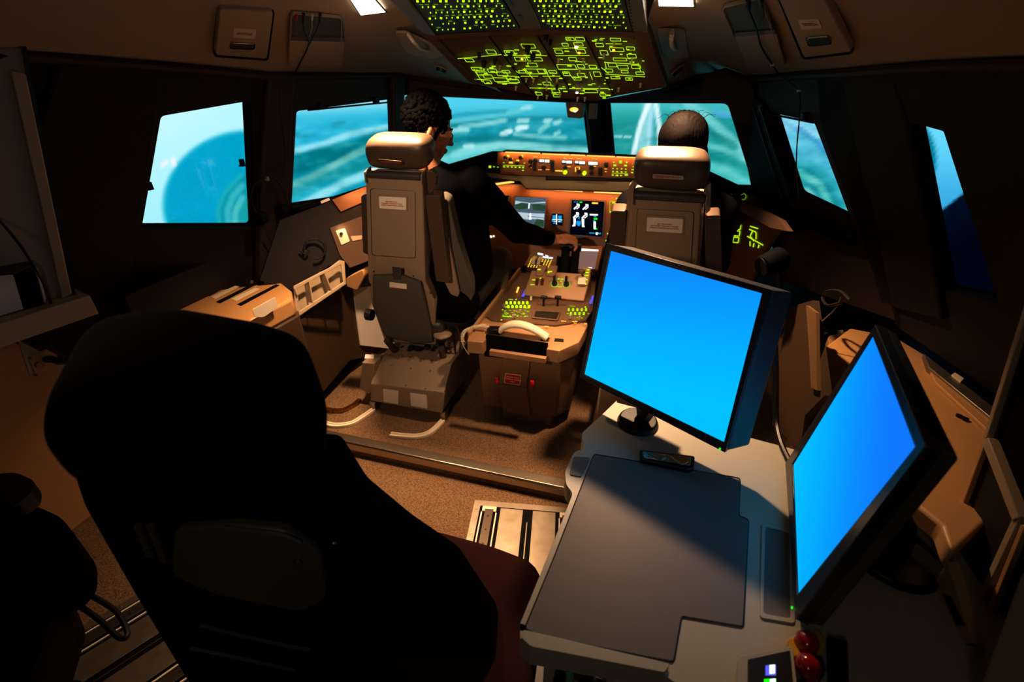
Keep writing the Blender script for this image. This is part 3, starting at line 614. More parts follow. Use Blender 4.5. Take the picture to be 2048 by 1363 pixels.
b = BM(); tube(b, [RC2.at(1540, 122, .02), FR2.at(1560, 150, .05), FR2.at(1597, 182, .03), FR2.at(1599, 230, .06), FR2.at(1594, 290, .06), FR2.at(1593, 340, .06), FR2.at(1598, 398, .06)], .0026, n=6); fin('strand', b, blackp, t)
for p in (RC2.at(1544, 130, .022), FR2.at(1597, 182, .03)):
    b = BM(); box(b, p, (.014, .012, .009)); fin('cable_tag', b, white, t)
# sun-visor rails over the two second windows
for pl, l, br_, w_ in ((FL2, [(616, 220), (792, 203)], [(645, 218, 210), (755, 206, 198)], 'thin black visor rail across the top of the left second window'), (FR2, [(1486, 217), (1627, 245)], [(1602, 240, 228), (1520, 224, 212)], 'thin black visor rail across the top of the right second window')):
    t = thing('visor_rail', pl.at(*l[0]), w_, 'rail', 'window visor rails')
    b = BM(); tube(b, [pl.at(*l[0], .02), pl.at(*l[1], .02)], .0045, smooth=0); fin('rod', b, blackp, t)
    for x, y0, y1 in br_:
        b = BM(); q = [pl.at(x - 4, y0 + 1, .022), pl.at(x + 4, y0 + 1, .022), pl.at(x + 4, y1 - 2, .022), pl.at(x - 4, y1 - 2, .022)]; prism(b, q, -pl.nrm() * .02); fin('bracket', b, blackp, t)
# standby compass under the header
sc0 = PY(3.05).at(1148, 218); t = thing('standby_compass', sc0, 'small brown standby compass with a lit amber card hanging above the centre post', 'compass')
cpx = PY(3.02)
plate('housing', overm, cpx, R2([(1131, 203), (1167, 205), (1164, 237), (1135, 235)], 4), .10, t, bevel=.006)
plate('card_window', blackp, cpx, R2([(1137, 210), (1160, 211), (1158, 228), (1139, 227)], 3), .004, t, off=.003)
b = BM(); ell(b, cpx.at(1148, 219, .007), (.026, .004, .012)); fin('lit_card', b, amber, t)
b = BM(); ell(b, cpx.at(1150, 222, .010), (.010, .004, .006)); fin('lit_card', b, warmw, t)
b = BM(); box(b, cpx.at(1185, 222, .0), (.05, .03, .09)); fin('mounting_block', b, blackp, t, bevel=.004)
# ================================================================== GLARESHIELD, INSTRUMENT PANEL
MC = PY(2.75)
g = thing('glareshield', (0, 2.75, 1.0), 'glareshield with the amber-lit mode control panel across its centre', 'control panel')
# black hood: loft between an aft edge and the sill under the windshields
aft = [MC.at(1000, 300), MC.at(1290, 312)]
L = [V((-1.28, 2.10, 1.10)), V((-1.05, 2.42, 1.17)), V((-.80, 2.62, 1.24)), V((-.58, 2.72, 1.30)), V(MC.at(985, 302)), V(MC.at(1140, 303)), V(MC.at(1292, 312)), V((.62, 2.66, 1.28)), V((.85, 2.50, 1.21)), V((1.06, 2.28, 1.14)), V((1.26, 2.05, 1.06))]
def onpx(p, px, py): return p
L[0] = PX(-1.22).at(600, 412); L[1] = FL2.at(660, 394, .14); L[2] = FL2.at(735, 370, .22); L[3] = PY(2.66).at(880, 333)
L[7] = PY(2.62).at(1415, 340); L[8] = PY(2.52).at(1462, 362); L[9] = FR2.at(1510, 385, .12); L[10] = FR2.at(1705, 463, .06); L.insert(10, FR2.at(1600, 420, .10))
F_ = [FL2.at(583, 421, -.02), FL2.at(640, 404, -.02), FL2.at(735, 374, -.02), FL1.at(880, 340, -.02), FL1.at(985, 312, -.03), FL1.at(1140, 312, -.03), FR1.at(1292, 322, -.03), FR1.at(1415, 350, -.02), FR1.at(1465, 372, -.02), FR1.at(1505, 392, -.02), FR2.at(1590, 424, -.02), FR2.at(1707, 466, -.02)]
bm = BM(); rows = []
for k_, (a, f) in enumerate(zip(L, F_)):
    dr_, dn_ = (-.3, -.10) if 3 < k_ < 8 else (-.06, -.035)
    a, f = V(a), V(f); f.z = min(f.z, a.z); rows.append([bm.verts.new(x) for x in (f + V((0, 0, dr_)), f, a, a + V((0, -.004, -.02)), a + V((0, .03, dn_)), f + V((0, 0, dr_ * .9)))])
for a, b2 in zip(rows, rows[1:]):
    for k in range(6): bm.faces.new((a[k], a[(k + 1) % 6], b2[(k + 1) % 6], b2[k]))
bm.faces.new(rows[0]); bm.faces.new(rows[-1][::-1]); fin('hood', bm, blackm, g)
plate('mode_control_panel', panelm, MC, [(1000, 304), (1292, 316), (1292, 358), (1270, 357), (1000, 349)], .12, g, off=.01, bevel=.002)
plate('end_cap', panelm, MC, [(995, 303), (1006, 304), (1004, 330), (994, 330)], .02, g, off=.016, bevel=.002)
plate('lower_lip', blackp, MC, [(955, 326), (1000, 330), (1000, 347), (1292, 357), (1292, 364), (1100, 360), (960, 352)], .10, g, off=-.012, bevel=.003)
plate('underside_ledge', mat('ledge_grey', (96, 86, 84), .5), P3(MC.at(960, 345), MC.at(1290, 360), PY(2.68).at(1000, 372)), [(955, 344), (1092, 350), (1092, 360), (1200, 362), (1292, 364), (1292, 384), (1052, 376), (1040, 362), (960, 352)], .012, g, bevel=.002)
def MX(l): return [(930 + x * .18345, 270 + y * .18345) for x, y in l]
def mq(m, name, rects, off=.012, par=g, pl=MC, f=MX, lift=0):
    b = BM()
    for x, y, w_, h in rects:
        q = pxs(pl, f([(x, y), (x + w_, y + w_ * .035), (x + w_, y + h + w_ * .035), (x, y + h)]), off)
        if lift: prism(b, q, pl.nrm() * lift)
        else: b.faces.new([b.verts.new(p) for p in q])
    return fin(name, b, m, par, smooth=False)
mq(orang, 'flood_strip', [(440, 180, 380, 12), (840, 198, 300, 12), (1150, 210, 160, 12), (1325, 218, 310, 12), (1650, 232, 220, 12)], .0125)
for r in [(812, 264, 50, 28), (870, 266, 50, 30), (1058, 276, 40, 24), (1104, 278, 62, 30), (1200, 282, 36, 24), (1245, 284, 62, 30), (1345, 290, 100, 32)]: mq(whit, 'readout', [r])
for r in [(806, 260, 118, 44), (1052, 272, 120, 44), (1194, 278, 118, 44), (1336, 286, 114, 42)]: mq(blackp, 'readout_window', [r], .0112)
mq(green, 'legends', [(415, 325, 235, 5), (415, 338, 22, 14), (455, 338, 22, 14), (500, 340, 22, 14), (540, 342, 22, 14), (585, 344, 22, 14), (622, 346, 22, 14), (620, 378, 22, 12), (258, 332, 28, 26), (305, 340, 22, 10), (348, 344, 20, 8),
    (1600, 412, 178, 4), (1600, 428, 22, 14), (1642, 430, 30, 16), (1690, 434, 22, 12), (1740, 424, 36, 18), (1616, 318, 34, 22), (1735, 322, 32, 20), (1680, 276, 32, 34), (1605, 358, 18, 12), (1650, 360, 18, 12), (1698, 362, 18, 12), (1744, 364, 18, 12), (1605, 390, 18, 12), (1648, 392, 22, 14), (1696, 394, 22, 14), (1742, 396, 20, 12), (1612, 290, 20, 12), (1752, 290, 20, 14), (1810, 400, 24, 16), (1815, 370, 26, 12), (1826, 340, 20, 10),
    (760, 330, 14, 8), (760, 375, 14, 8), (944, 322, 16, 8), (944, 375, 16, 8), (1465, 402, 16, 8), (1372, 398, 20, 8), (415, 295, 16, 10), (640, 300, 16, 10)], .0125)
mq(amber, 'amber_legends', [(455, 215, 30, 22), (480, 290, 40, 18), (430, 235, 14, 30), (610, 215, 24, 26), (560, 270, 30, 14), (500, 250, 20, 14), (985, 382, 80, 12), (1085, 340, 70, 6), (1200, 350, 10, 50), (1240, 345, 12, 40), (1360, 335, 70, 6), (1215, 345, 34, 5), (700, 320, 24, 5), (700, 350, 24, 5), (1520, 365, 30, 5), (1525, 395, 20, 5), (745, 235, 50, 5), (1075, 250, 40, 5), (1130, 250, 40, 5), (1215, 255, 60, 5), (1380, 258, 60, 5), (840, 240, 30, 5), (885, 240, 30, 5), (798, 375, 40, 4), (880, 372, 40, 4), (845, 330, 6, 40)], .0125)
for x, y, r in [(1095, 402, 22), (1305, 412, 22)]:
    b = BM(); p = MC.at(*MX([(x, y)])[0], .012); cyl(b, p, p + V((0, -.02, 0)), r * .18345 * 2.75 / 915 * .9); fin('lit_knob', b, yel, g, bevel=.001)
for x, y, r in [(770, 275, 22), (715, 285, 18), (715, 335, 16), (860, 350, 22), (1095, 350, 20), (1245, 395, 20), (1380, 350, 24), (1380, 410, 20), (610, 240, 18), (570, 300, 18), (500, 262, 18), (445, 240, 18), (1540, 320, 20), (1475, 375, 16), (1475, 415, 16), (955, 290, 16)]:
    b = BM(); p = MC.at(*MX([(x, y)])[0], .012); cyl(b, p, p + V((0, -.022, 0)), r * .18345 * 2.75 / 915, n=12); fin('knob', b, blackp, g, bevel=.001)
for r in [(742, 300, 36, 90), (932, 270, 40, 130), (1452, 350, 44, 90), (1522, 295, 40, 50), (700, 262, 34, 34)]: mq(blackp, 'button_block', [r], .012, lift=.004)
mq(redtext, 'board_seams', [(672, 205, 4, 195), (1580, 255, 4, 195), (1808, 265, 4, 190)], .0122)
# main instrument panel (leaning, below the glareshield)
MI = P3(PY(3.02).at(1000, 370), PY(3.02).at(1260, 384), PY(2.92).at(1100, 490))
ip = thing('instrument_panel', (0, 2.95, .3), 'main instrument panel with lit flight displays under an orange glow', 'control panel')
plate('panel_face', panelm, MI, [(880, 368), (1040, 368), (1330, 384), (1345, 520), (1300, 520), (1130, 512), (940, 560), (880, 540)], .03, ip, bevel=.003)
for l in ([(965, 372), (1028, 363)], [(1052, 375), (1165, 382)], [(1188, 383), (1262, 387)]):
    b = BM(); p, q = MI.at(*l[0], .07), MI.at(*l[1], .07); tube(b, [p, q], .006, smooth=0); fin('lamp_tube', b, orang, ip)
    b = BM(); u = V((0, 0, .012)); tube(b, [p + u + V((0, .02, 0)), q + u + V((0, .02, 0))], .02, smooth=0, n=4); fin('lamp_housing', b, blackp, ip)
def IX(l): return [(930 + x * .18345, 270 + y * .18345) for x, y in l]
def screen(outer, m, name='display', parent=ip, pl=MI, f=IX):
    n = [(x + (8 if i in (0, 3) else -8), y) for i, (x, y) in enumerate(outer)]
    c = plate(name, m, pl, f(outer), .01, parent, off=.006); 
    cx, cy_ = sum(p[0] for p in outer) / 4, sum(p[1] for p in outer) / 4
    big = [(cx + (x - cx) * 1.10, cy_ + (y - cy_) * 1.08) for x, y in outer]; plate('bezel', overm, pl, f(R2(big, 8)), .014, c, holes=[f(outer)], off=.010, bevel=.0015); return c
def draw(scr_, m, quads, pl=MI, f=IX, off=.0075, name='graphics'):
    b = BM()
    for q in quads:
        if len(q) == 4 and not isinstance(q[0], tuple): x, y, w_, h = q; q = [(x, y), (x + w_, y + w_ * .03), (x + w_, y + h + w_ * .03), (x, y + h)]
        b.faces.new([b.verts.new(p) for p in pxs(pl, f(q), off)])
    return fin(name, b, m, scr_, smooth=False)
d1 = screen([(262, 648), (478, 662), (450, 900), (240, 880)], scrblk)
draw(d1, led, [(272, 660, 40, 14), (300, 668, 28, 12), (342, 664, 30, 14)]); draw(d1, mag, [(394, 684, 40, 12), (380, 712, 18, 46), (400, 716, 16, 10), (372, 750, 12, 14)]); draw(d1, whit, [(402, 716, 10, 36), (432, 750, 8, 16), (440, 765, 10, 8)], name='white_graphics')
d2 = screen([(548, 672), (884, 686), (862, 1010), (515, 1000)], scrgrey)
draw(d2, scrsky, [[(548, 715), (712, 740), (875, 725), (880, 742), (760, 745), (700, 745), (620, 735), (545, 755)], [(535, 835), (700, 850), (868, 856), (862, 900), (700, 880), (530, 880)], [(600, 880), (862, 905), (860, 925), (780, 915), (640, 920)], [(535, 850), (680, 862), (690, 920), (560, 900)]])
draw(d2, scrgrn, [[(545, 757), (620, 742), (700, 750), (690, 800), (600, 812), (540, 800)], [(730, 755), (800, 750), (878, 770), (872, 830), (740, 815)], [(790, 905), (860, 925), (858, 1000), (740, 985)], [(560, 905), (660, 915), (640, 960), (560, 950)]], name='terrain_graphics')
draw(d2, whit, [[(695, 745), (708, 745), (700, 800), (688, 800)], [(708, 850), (718, 850), (722, 920), (700, 920)]], off=.008, name='white_graphics')
d3 = screen([(950, 858), (1068, 862), (1062, 985), (940, 975)], scrblk)
draw(d3, cy, [(955, 872, 34, 44), (1016, 876, 38, 40), (950, 925, 24, 20), (1030, 928, 26, 22), (960, 955, 30, 10)]); draw(d3, whit, [(993, 862, 10, 110), (950, 918, 110, 6), (972, 940, 16, 6), (1012, 940, 24, 6)], off=.008, name='white_graphics')
d4 = screen([(1165, 708), (1520, 725), (1492, 1108), (1140, 1080)], scrblk)
eng = []
for x, y in ((1182, 745), (1278, 750), (1175, 840), (1268, 845)): eng += [[(x + 34, y), (x + 66, y + 4), (x + 70, y + 26), (x + 40, y + 34)], [(x + 30, y + 26), (x + 44, y + 34), (x + 14, y + 66), (x, y + 58)], [(x + 60, y + 34), (x + 70, y + 36), (x + 40, y + 62), (x + 30, y + 58)]]
draw(d4, whit, eng + [[(1182, 905), (1208, 907), (1204, 990), (1172, 996), (1170, 980), (1184, 975)], [(1272, 912), (1300, 914), (1298, 980), (1306, 1002), (1276, 1000)], (1360, 858, 88, 16), (1402, 940, 24, 84), (1424, 1060, 28, 14), (1426, 1078, 20, 10)], name='white_graphics')
draw(d4, led, [(1250, 724, 28, 14), (1225, 748, 26, 8), (1318, 750, 28, 8), (1404, 904, 38, 18), (1404, 1012, 36, 16)], name='green_graphics'); draw(d4, cy, [(1212, 934, 50, 40), (1226, 970, 26, 20), (1236, 884, 14, 30), (1404, 884, 30, 10), (1356, 1060, 56, 12), (1400, 925, 14, 40), (1456, 1064, 24, 16), (1186, 724, 20, 8), (1214, 726, 20, 8)], name='cyan_graphics')
draw(d4, amber, [(1384, 732, 66, 16)], name='amber_graphics')
mq(green, 'panel_legends', [(1642, 684, 74, 14), (1602, 722, 34, 24), (1654, 724, 36, 24), (1576, 722, 5, 130), (1576, 722, 40, 5), (1580, 830, 22, 14), (1548, 1065, 14, 16), (1532, 1142, 22, 14)], .004, ip, MI, IX)
mq(blackp, 'slot_row', [(960, 1085, 400, 40)], .004, ip, MI, IX)
mq(warmw, 'indicator', [(272, 1096, 22, 20), (306, 1094, 14, 16)], .006, ip, MI, IX)
# right side of the panel behind the officer's seat: eyebrow and sidewall legends
ey = thing('right_side_panel', (1.0, 2.5, .9), 'right sidewall panel with green-lit switch legends beside the officer', 'control panel')
RS = P3(PX(.98).at(1440, 400), PX(1.12).at(1570, 470), PX(.98).at(1440, 520))
plate('panel_face', panelm, RS, [(1420, 388), (1470, 408), (1560, 455), (1542, 480), (1500, 560), (1450, 600), (1400, 560)], .02, ey, bevel=.003)
plate('ledge', overm, PX(.96), [(1400, 362), (1435, 372), (1560, 440), (1575, 462), (1540, 455), (1440, 400), (1405, 385)], .02, ey)
b = BM()
def rl(l, w_=2.0, pl=RS, off=.004):
    for a, c2 in zip(l, l[1:]):
        a, c2 = V((*a, 0)), V((*c2, 0)); d_ = (c2 - a).normalized(); n_ = V((-d_.y, d_.x, 0)) * w_ / 2; quad(b, pl, [(v.x, v.y) for v in (a - n_, c2 - n_, c2 + n_, a + n_)], off)
for k, y in enumerate((448, 461, 474)): rl([(1471 - k * 2, y), (1482 - k * 2, y + 1), (1480 - k * 2, y + 11), (1469 - k * 2, y + 10), (1471 - k * 2, y)])
rl([(1466, 452), (1471, 452)]); rl([(1466, 466), (1470, 466)])
for l in ([(1500, 452), (1516, 457)], [(1498, 458), (1512, 464), (1512, 478)], [(1505, 462), (1500, 472), (1508, 482)], [(1494, 472), (1526, 490)], [(1500, 482), (1500, 492)], [(1508, 486), (1506, 494)], [(1518, 489), (1516, 496)]): rl(l, 2.4)
fin('panel_legends', b, green, ey, smooth=False)
b = BM(); EP = PX(.93)
for x, y in ((1464, 382), (1487, 393)):
    rl([(x + 5 * math.cos(t), y + 6 * math.sin(t)) for t in [k * math.pi / 6 for k in range(13)]], 2, EP, .004)
fin('knob_rings', b, greend, ey, smooth=False)
plate('knob_board', blackp, EP, [(1440, 366), (1510, 395), (1502, 412), (1440, 388)], .02, ey)
for x, y in ((1464, 382), (1475, 388), (1487, 393)):
    b = BM(); p = EP.at(x, y, .001); cyl(b, p, p + V((-.012, -.012, 0)), .010); fin('knob', b, blackp, ey)
# ================================================================== CENTRE PEDESTAL
pd = thing('centre_pedestal', (0, 2.3, .08), 'tan centre pedestal with throttles and green-lit radio panels between the pilot seats', 'console')
RF = PY(1.87)
def R3(l): return [(880 + x * .2934, 470 + y * .2934) for x, y in l]
top_z = .60
def Z(x, y, z=.59): return PZ(z).at(x, y)
pw = [V((-.262, 1.87, 0)), V((.165, 1.87, 0)), V((.226, 1.96, 0)), V((.226, 2.95, 0)), V((-.262, 2.95, 0))]
bm = BM(); lo = [V((p.x * .96, p.y + .015, .155)) for p in pw]; hi = [V((p.x, p.y, .56)) for p in pw]
a = [bm.verts.new(p) for p in lo]; b2 = [bm.verts.new(p) for p in hi]; bm.faces.new(a); bm.faces.new(b2)
for i in range(5): bm.faces.new((a[i], a[(i + 1) % 5], b2[(i + 1) % 5], b2[i]))
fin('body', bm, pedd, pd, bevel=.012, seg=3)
bm = BM(); box(bm, *ax((-.14, 1.90, .08), (.13, 2.9, .158))); fin('foot', bm, pedd, pd, bevel=.004)
# lid with the handle recess cut into its aft edge
z0 = .592
LP = PZ(z0)
lid = [(934, 681), (966, 684), (974, 674), (976, 668), (1094, 686), (1097, 690), (1093, 697), (1119, 701), (1158, 684), (1176, 650), (1168, 622), (985, 610), (940, 662)]
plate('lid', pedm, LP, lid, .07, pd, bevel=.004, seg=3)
bm = BM(); p, q = LP.at(977, 693) , LP.at(1091, 709); u = V((0, 0, -.035)); tube(bm, [p + u + V((0, .02, .0)), q + u + V((0, .02, .0))], .012, smooth=0, prof=[(-.012, -.02), (.012, -.02), (.012, .008), (-.012, .008)]); fin('handle_bar', bm, pedm, pd, bevel=.002)
plate('handle_recess', blackm, PY(1.864), [(972, 668), (1096, 686), (1092, 724), (969, 712)], .004, pd)
# centre strap cover with the red placard
SP = PY(1.855)
plate('strap_cover', pedd, SP, [(1007, 710), (1060, 714), (1053, 774), (996, 767)], .02, pd, bevel=.003); plate('strap_cover', pedd, PY(1.862), [(996, 767), (1053, 774), (1061, 832), (1006, 822)], .02, pd, bevel=.003)
pc = [(1011, 746), (1042, 750), (1040, 770), (1008, 765)]
plate('placard', white, SP, pc, .002, pd, off=.0015); pr = [(1012, 747), (1041, 751), (1039, 769), (1009.5, 764.5)]; plate('placard_field', red, SP, pr, .002, pd, off=.0022)
a, b2, d_ = SP.at(*pr[0]), SP.at(*pr[1]), SP.at(*pr[3]); fr = Fr(SP.at(1025.5, 757.8), b2 - a, a - d_); text('placard_text', 'REVIEW AND\nCONTROL CHECKS\n– SET –', fr, .0105, whitetext, pd, .0034)
for x, y, s in ((994, 762, 1), (1064, 768, 1.4)):
    bm = BM(); p = PY(1.85).at(x, y); ell(bm, p, (.010 * s, .012, .016 * s)); box(bm, p + V((0, 0, .012)), (.012 * s, .014, .02)); fin('red_latch', bm, red, pd, bevel=.001)
# deck of the pedestal and side rails
DP = P3((-.25, 1.95, .60), (.25, 1.95, .60), (0, 2.75, .625))
plate('deck', overm, DP, [(972, 632), (1040, 545), (1192, 560), (1185, 620), (1172, 640), (1110, 650), (985, 640)], .03, pd, off=-.002)
bm = BM(); tube(bm, [DP.at(938, 668, .0), DP.at(1000, 588, .01), DP.at(1040, 538, .01)], .012, smooth=0, prof=[(-.008, -.03), (.008, -.03), (.008, .012), (-.008, .012)]); fin('side_rail', bm, pedm, pd, bevel=.003)
def GX(l): return [(1000 + x * .13939, 470 + y * .13939) for x, y in l]
def radio(cx, w_, rows, lab):
    pass
rp = random.Random(3)
b = BM(); bd = BM()
for r, (y, n_) in enumerate(((985, 6), (1040, 6))):
    for k in range(n_):
        x = 95 + k * 59 + r * 25; p = DP.at(*GX([(x, y)])[0], .004); c_ = BM(); cyl(c_, p, p + V((0, 0, .014)), .0068, .006, n=10); fin('lit_push_knob', c_, yel, pd, bevel=.001)
for r, (y, n_) in enumerate(((1085, 5), (1140, 4))):
    for k in range(n_):
        x = 985 + k * 62 + r * 30; p = DP.at(*GX([(x, y)])[0], .004); c_ = BM(); cyl(c_, p, p + V((0, 0, .014)), .0064, .0056, n=10); fin('lit_push_knob', c_, green, pd, bevel=.001)
def dq(l, m_list=None):
    for x, y, w_, h in l: b.faces.new([b.verts.new(p) for p in pxs(DP, GX([(x, y), (x + w_, y + w_ * .06), (x + w_ - h * .4, y + h + w_ * .06), (x - h * .4, y + h)]), .002)])
dq([(120, 915, 70, 8), (60, 1110, 60, 10), (40, 1155, 130, 14), (180, 1130, 50, 9), (60, 1080, 30, 10), (300, 1125, 60, 9), (350, 1155, 30, 16), (240, 1150, 30, 10), (380, 1090, 40, 9), (400, 1000, 40, 14), (370, 1040, 50, 10), (80, 1020, 20, 20), (1000, 1010, 80, 8), (960, 1120, 30, 10), (1260, 1120, 20, 10), (1100, 1180, 90, 8), (30, 1060, 20, 14), (210, 1085, 40, 8)])
for k in range(26): dq([(rp.uniform(20, 400), rp.uniform(1070, 1170), rp.uniform(10, 30), 7)])
fin('radio_legends', b, green, pd, smooth=False)
b = BM(); dq([(880, 1225, 70, 10), (1040, 1232, 70, 10), (1060, 1255, 40, 10), (1210, 1265, 40, 10), (640, 1300, 60, 12)]); fin('warm_legends', b, amber, pd, smooth=False)
for x, y in ((210, 1130), (290, 1120), (1005, 1200), (1140, 1215), (445, 930), (190, 1190), (60, 1040)):
    c_ = BM(); p = DP.at(*GX([(x, y)])[0], .002); cyl(c_, p, p + V((0, 0, .022)), .0075, .006, n=10); fin('radio_knob', c_, cream if x == 445 else shellm, pd, bevel=.001)
for x, y in ((230, 925), (20, 1217), (1225, 1033)):
    c_ = BM(); p = DP.at(*GX([(x, y)])[0], .003); cyl(c_, p, p + V((0, 0, .003)), .0035, n=8); fin('indicator_lamp', c_, yel, pd)
plate('printer_frame', overm, DP, GX(R2([(470, 1060), (870, 1085), (830, 1220), (450, 1180)], 20)), .004, pd, off=.006, bevel=.002); plate('printer_window', blackp, DP, GX(R2([(510, 1085), (850, 1105), (810, 1200), (490, 1165)], 15)), .003, pd, off=.0075)
for x in (625, 825):
    c_ = BM(); p = DP.at(*GX([(x, 1010)])[0]); box(c_, p + V((0, 0, .02)), (.012, .012, .05)); box(c_, p + V((0, 0, .05)), (.036, .02, .016)); fin('trim_lever', c_, blackp, pd, bevel=.003)
for q, m_ in (([(305, 880), (350, 880), (385, 770), (365, 765)], violet), ([(1280, 980), (1318, 985), (1348, 870), (1325, 860)], violet), ([(228, 820), (250, 825), (280, 745), (255, 740)], amber)):
    c_ = BM(); c_.faces.new([c_.verts.new(p) for p in pxs(DP, GX(q), .012)]); fin('lit_strip', c_, m_, pd, smooth=False)
# throttle quadrant block: a raised block with sloping aft face
QF = P3((-.2, 2.36, .62), (.2, 2.36, .62), (0, 2.47, .74)); 
qf = [(1049, 592), (1170, 602), (1185, 552), (1180, 540), (1063, 535), (1055, 560)]
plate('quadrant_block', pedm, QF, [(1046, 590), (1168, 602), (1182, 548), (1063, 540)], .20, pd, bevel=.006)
def QX(l): return GX(l)
b = BM()
for cx, cyy in ((783, 697), (952, 708)):
    l = [(cx + 52 * math.cos(k * math.pi / 10), cyy + 46 * math.sin(k * math.pi / 10)) for k in range(21)]
    for a_, c2 in zip(l, l[1:]): rl(GX([a_, c2]), 1.1, QF, .003)
for x, y, w_, h in ((825, 620, 34, 14), (866, 624, 50, 14), (862, 656, 30, 12), (833, 735, 55, 12), (460, 632, 50, 16), (435, 702, 60, 14), (568, 608, 28, 18)):
    b.faces.new([b.verts.new(p) for p in pxs(QF, GX([(x, y), (x + w_, y), (x + w_, y + h), (x, y + h)]), .003)])
fin('quadrant_legends', b, green, pd, smooth=False)
for cx, cyy in ((783, 690), (952, 700)):
    c_ = BM(); p = QF.at(*GX([(cx, cyy)])[0], .0); cyl(c_, p, p + QF.nrm() * .012, .018, .016); box(c_, p + QF.nrm() * .02 + V((0, 0, .015)), (.014, .016, .05)); fin('fuel_control_knob', c_, blackp, pd, bevel=.002)
for x in (530, 605):
    c_ = BM(); p = QF.at(*GX([(x, 680)])[0], .004); box(c_, p, (.016, .016, .05)); fin('red_guard_switch', c_, mat('guard_red%d' % x, (96, 18, 18), .4), pd, bevel=.003)
plate('switch_cover', cream, QF, GX(R2([(1130, 590), (1235, 600), (1225, 705), (1112, 700)], 10)), .02, pd, off=.022, bevel=.003)
# speed brake / flap housings on top
TQ = P3((-.2, 2.49, .75), (.2, 2.49, .75), (0, 2.62, .79))
for q in ([(530, 470), (590, 420), (680, 430), (610, 580), (500, 575)], [(670, 480), (730, 430), (830, 432), (790, 590), (655, 580)]):
    plate('lever_housing', pedm, QF, GX(q), .04, pd, off=.012, bevel=.006)
b = BM()
for x, y, w_, h in ((540, 484, 44, 14), (686, 516, 60, 12), (684, 528, 24, 12), (1228, 528, 44, 14), (1218, 572, 50, 14), (1245, 492, 36, 12), (1236, 628, 16, 20), (1222, 690, 16, 20)): b.faces.new([b.verts.new(p) for p in pxs(QF, GX([(x, y), (x + w_, y), (x + w_, y + h), (x, y + h)]), .016)])
fin('lever_legends', b, yel, pd, smooth=False)
plate('flap_gate', pedm, QF, GX([(1180, 440), (1310, 470), (1260, 720), (1200, 700)]), .03, pd, off=.010, bevel=.003)
c_ = BM(); p = QF.at(*GX([(1170, 520)])[0], .05); ell(c_, p, (.022, .016, .014)); tube(c_, [p, QF.at(*GX([(1190, 600)])[0])], .006, smooth=0); fin('flap_lever', c_, overm, pd)
# thrust levers: a tall black pair held by the hand
c_ = BM(); p = V(PY(2.52).at(1138, 545)); q = V(PY(2.56).at(1142, 494))
for dx in (-.028, .030):
    tube(c_, [p + V((dx, 0, -.05)), (p + q) / 2 + V((dx, -.005, 0)), q + V((dx, 0, 0))], .02, smooth=3, prof=[(-.022, -.035), (.022, -.035), (.022, .035), (-.022, .035)])
fin('thrust_lever', c_, blackm, pd, bevel=.006); c_ = BM(); tube(c_, [q + V((-.06, 0, .0)), q + V((.06, 0, .0))], .022, smooth=0, n=12); fin('thrust_lever_grip', c_, blackp, pd, bevel=.004)
c_ = BM(); tube(c_, [V((-.285, 2.40, .58)), V((-.285, 2.42, .76))], .035, smooth=0, n=10); fin('trim_wheel_cover', c_, overm, pd, bevel=.012)
# the two control-display units ahead of the throttles
CD = P3(PY(2.70).at(1050, 540), PY(2.70).at(1180, 540), PY(2.90).at(1120, 492))
cdu = thing('control_display_unit', V(CD.at(1085, 520)), 'left keypad display unit with gold-lit keys behind the throttles', 'keypad', 'control display units')
plate('case', overm, CD, GX([(340, 430), (460, 215), (820, 290), (800, 460), (600, 480)]), .05, cdu, bevel=.003); plate('display', pinkscr, CD, GX([(610, 300), (755, 325), (750, 345), (600, 320)]), .002, cdu, off=.003)
b = BM(); 
for x, y, w_, h in ((540, 250, 80, 26), (650, 282, 44, 14), (612, 302, 146, 22)): b.faces.new([b.verts.new(p) for p in pxs(CD, GX([(x, y), (x + w_, y + 14), (x + w_, y + h + 14), (x, y + h)]), .005)])
fin('display_glow', b, whit, cdu, smooth=False)
for r in range(6):
    for k in range(8):
        x, y = 455 + k * 40 - r * 10, 340 + r * 22 + k * 3
        if 470 < x < 600 and r < 4: continue
        if x > 750: continue
        c_ = BM(); p = CD.at(*GX([(x, y)])[0], .002); box(c_, p, (.006, .006, .004)); fin('key', c_, amber if (k + r) % 3 else yel, cdu)
c_ = BM(); pp = CD.at(*GX([(540, 340)])[0], .02)
for s in (-1, 1): tube(c_, [pp + V((s * .018, .02, 0)), pp + V((s * .02, -.03, .01)), pp + V((s * .016, -.06, -.02))], .012)
fin('ribbed_grip', c_, cream, cdu)
cdu2 = thing('control_display_unit', V(CD.at(1180, 520)), 'right display unit with a pale pink screen beside the throttles', 'keypad', 'control display units')
plate('case', panelm, CD, [(1150, 490), (1206, 492), (1196, 540), (1146, 538)], .05, cdu2, bevel=.003)
plate('display', pinkscr, CD, [(1156, 497), (1197, 499), (1190, 537), (1152, 537)], .003, cdu2, off=.004)
b = BM(); quad(b, CD, [(1156, 496), (1197, 499), (1197, 502), (1160, 501), (1155, 520), (1154, 518)], .008); quad(b, CD, [(1174, 534), (1184, 534.5), (1184, 536), (1174, 536)], .008); fin('display_glow', b, whit, cdu2, smooth=False)
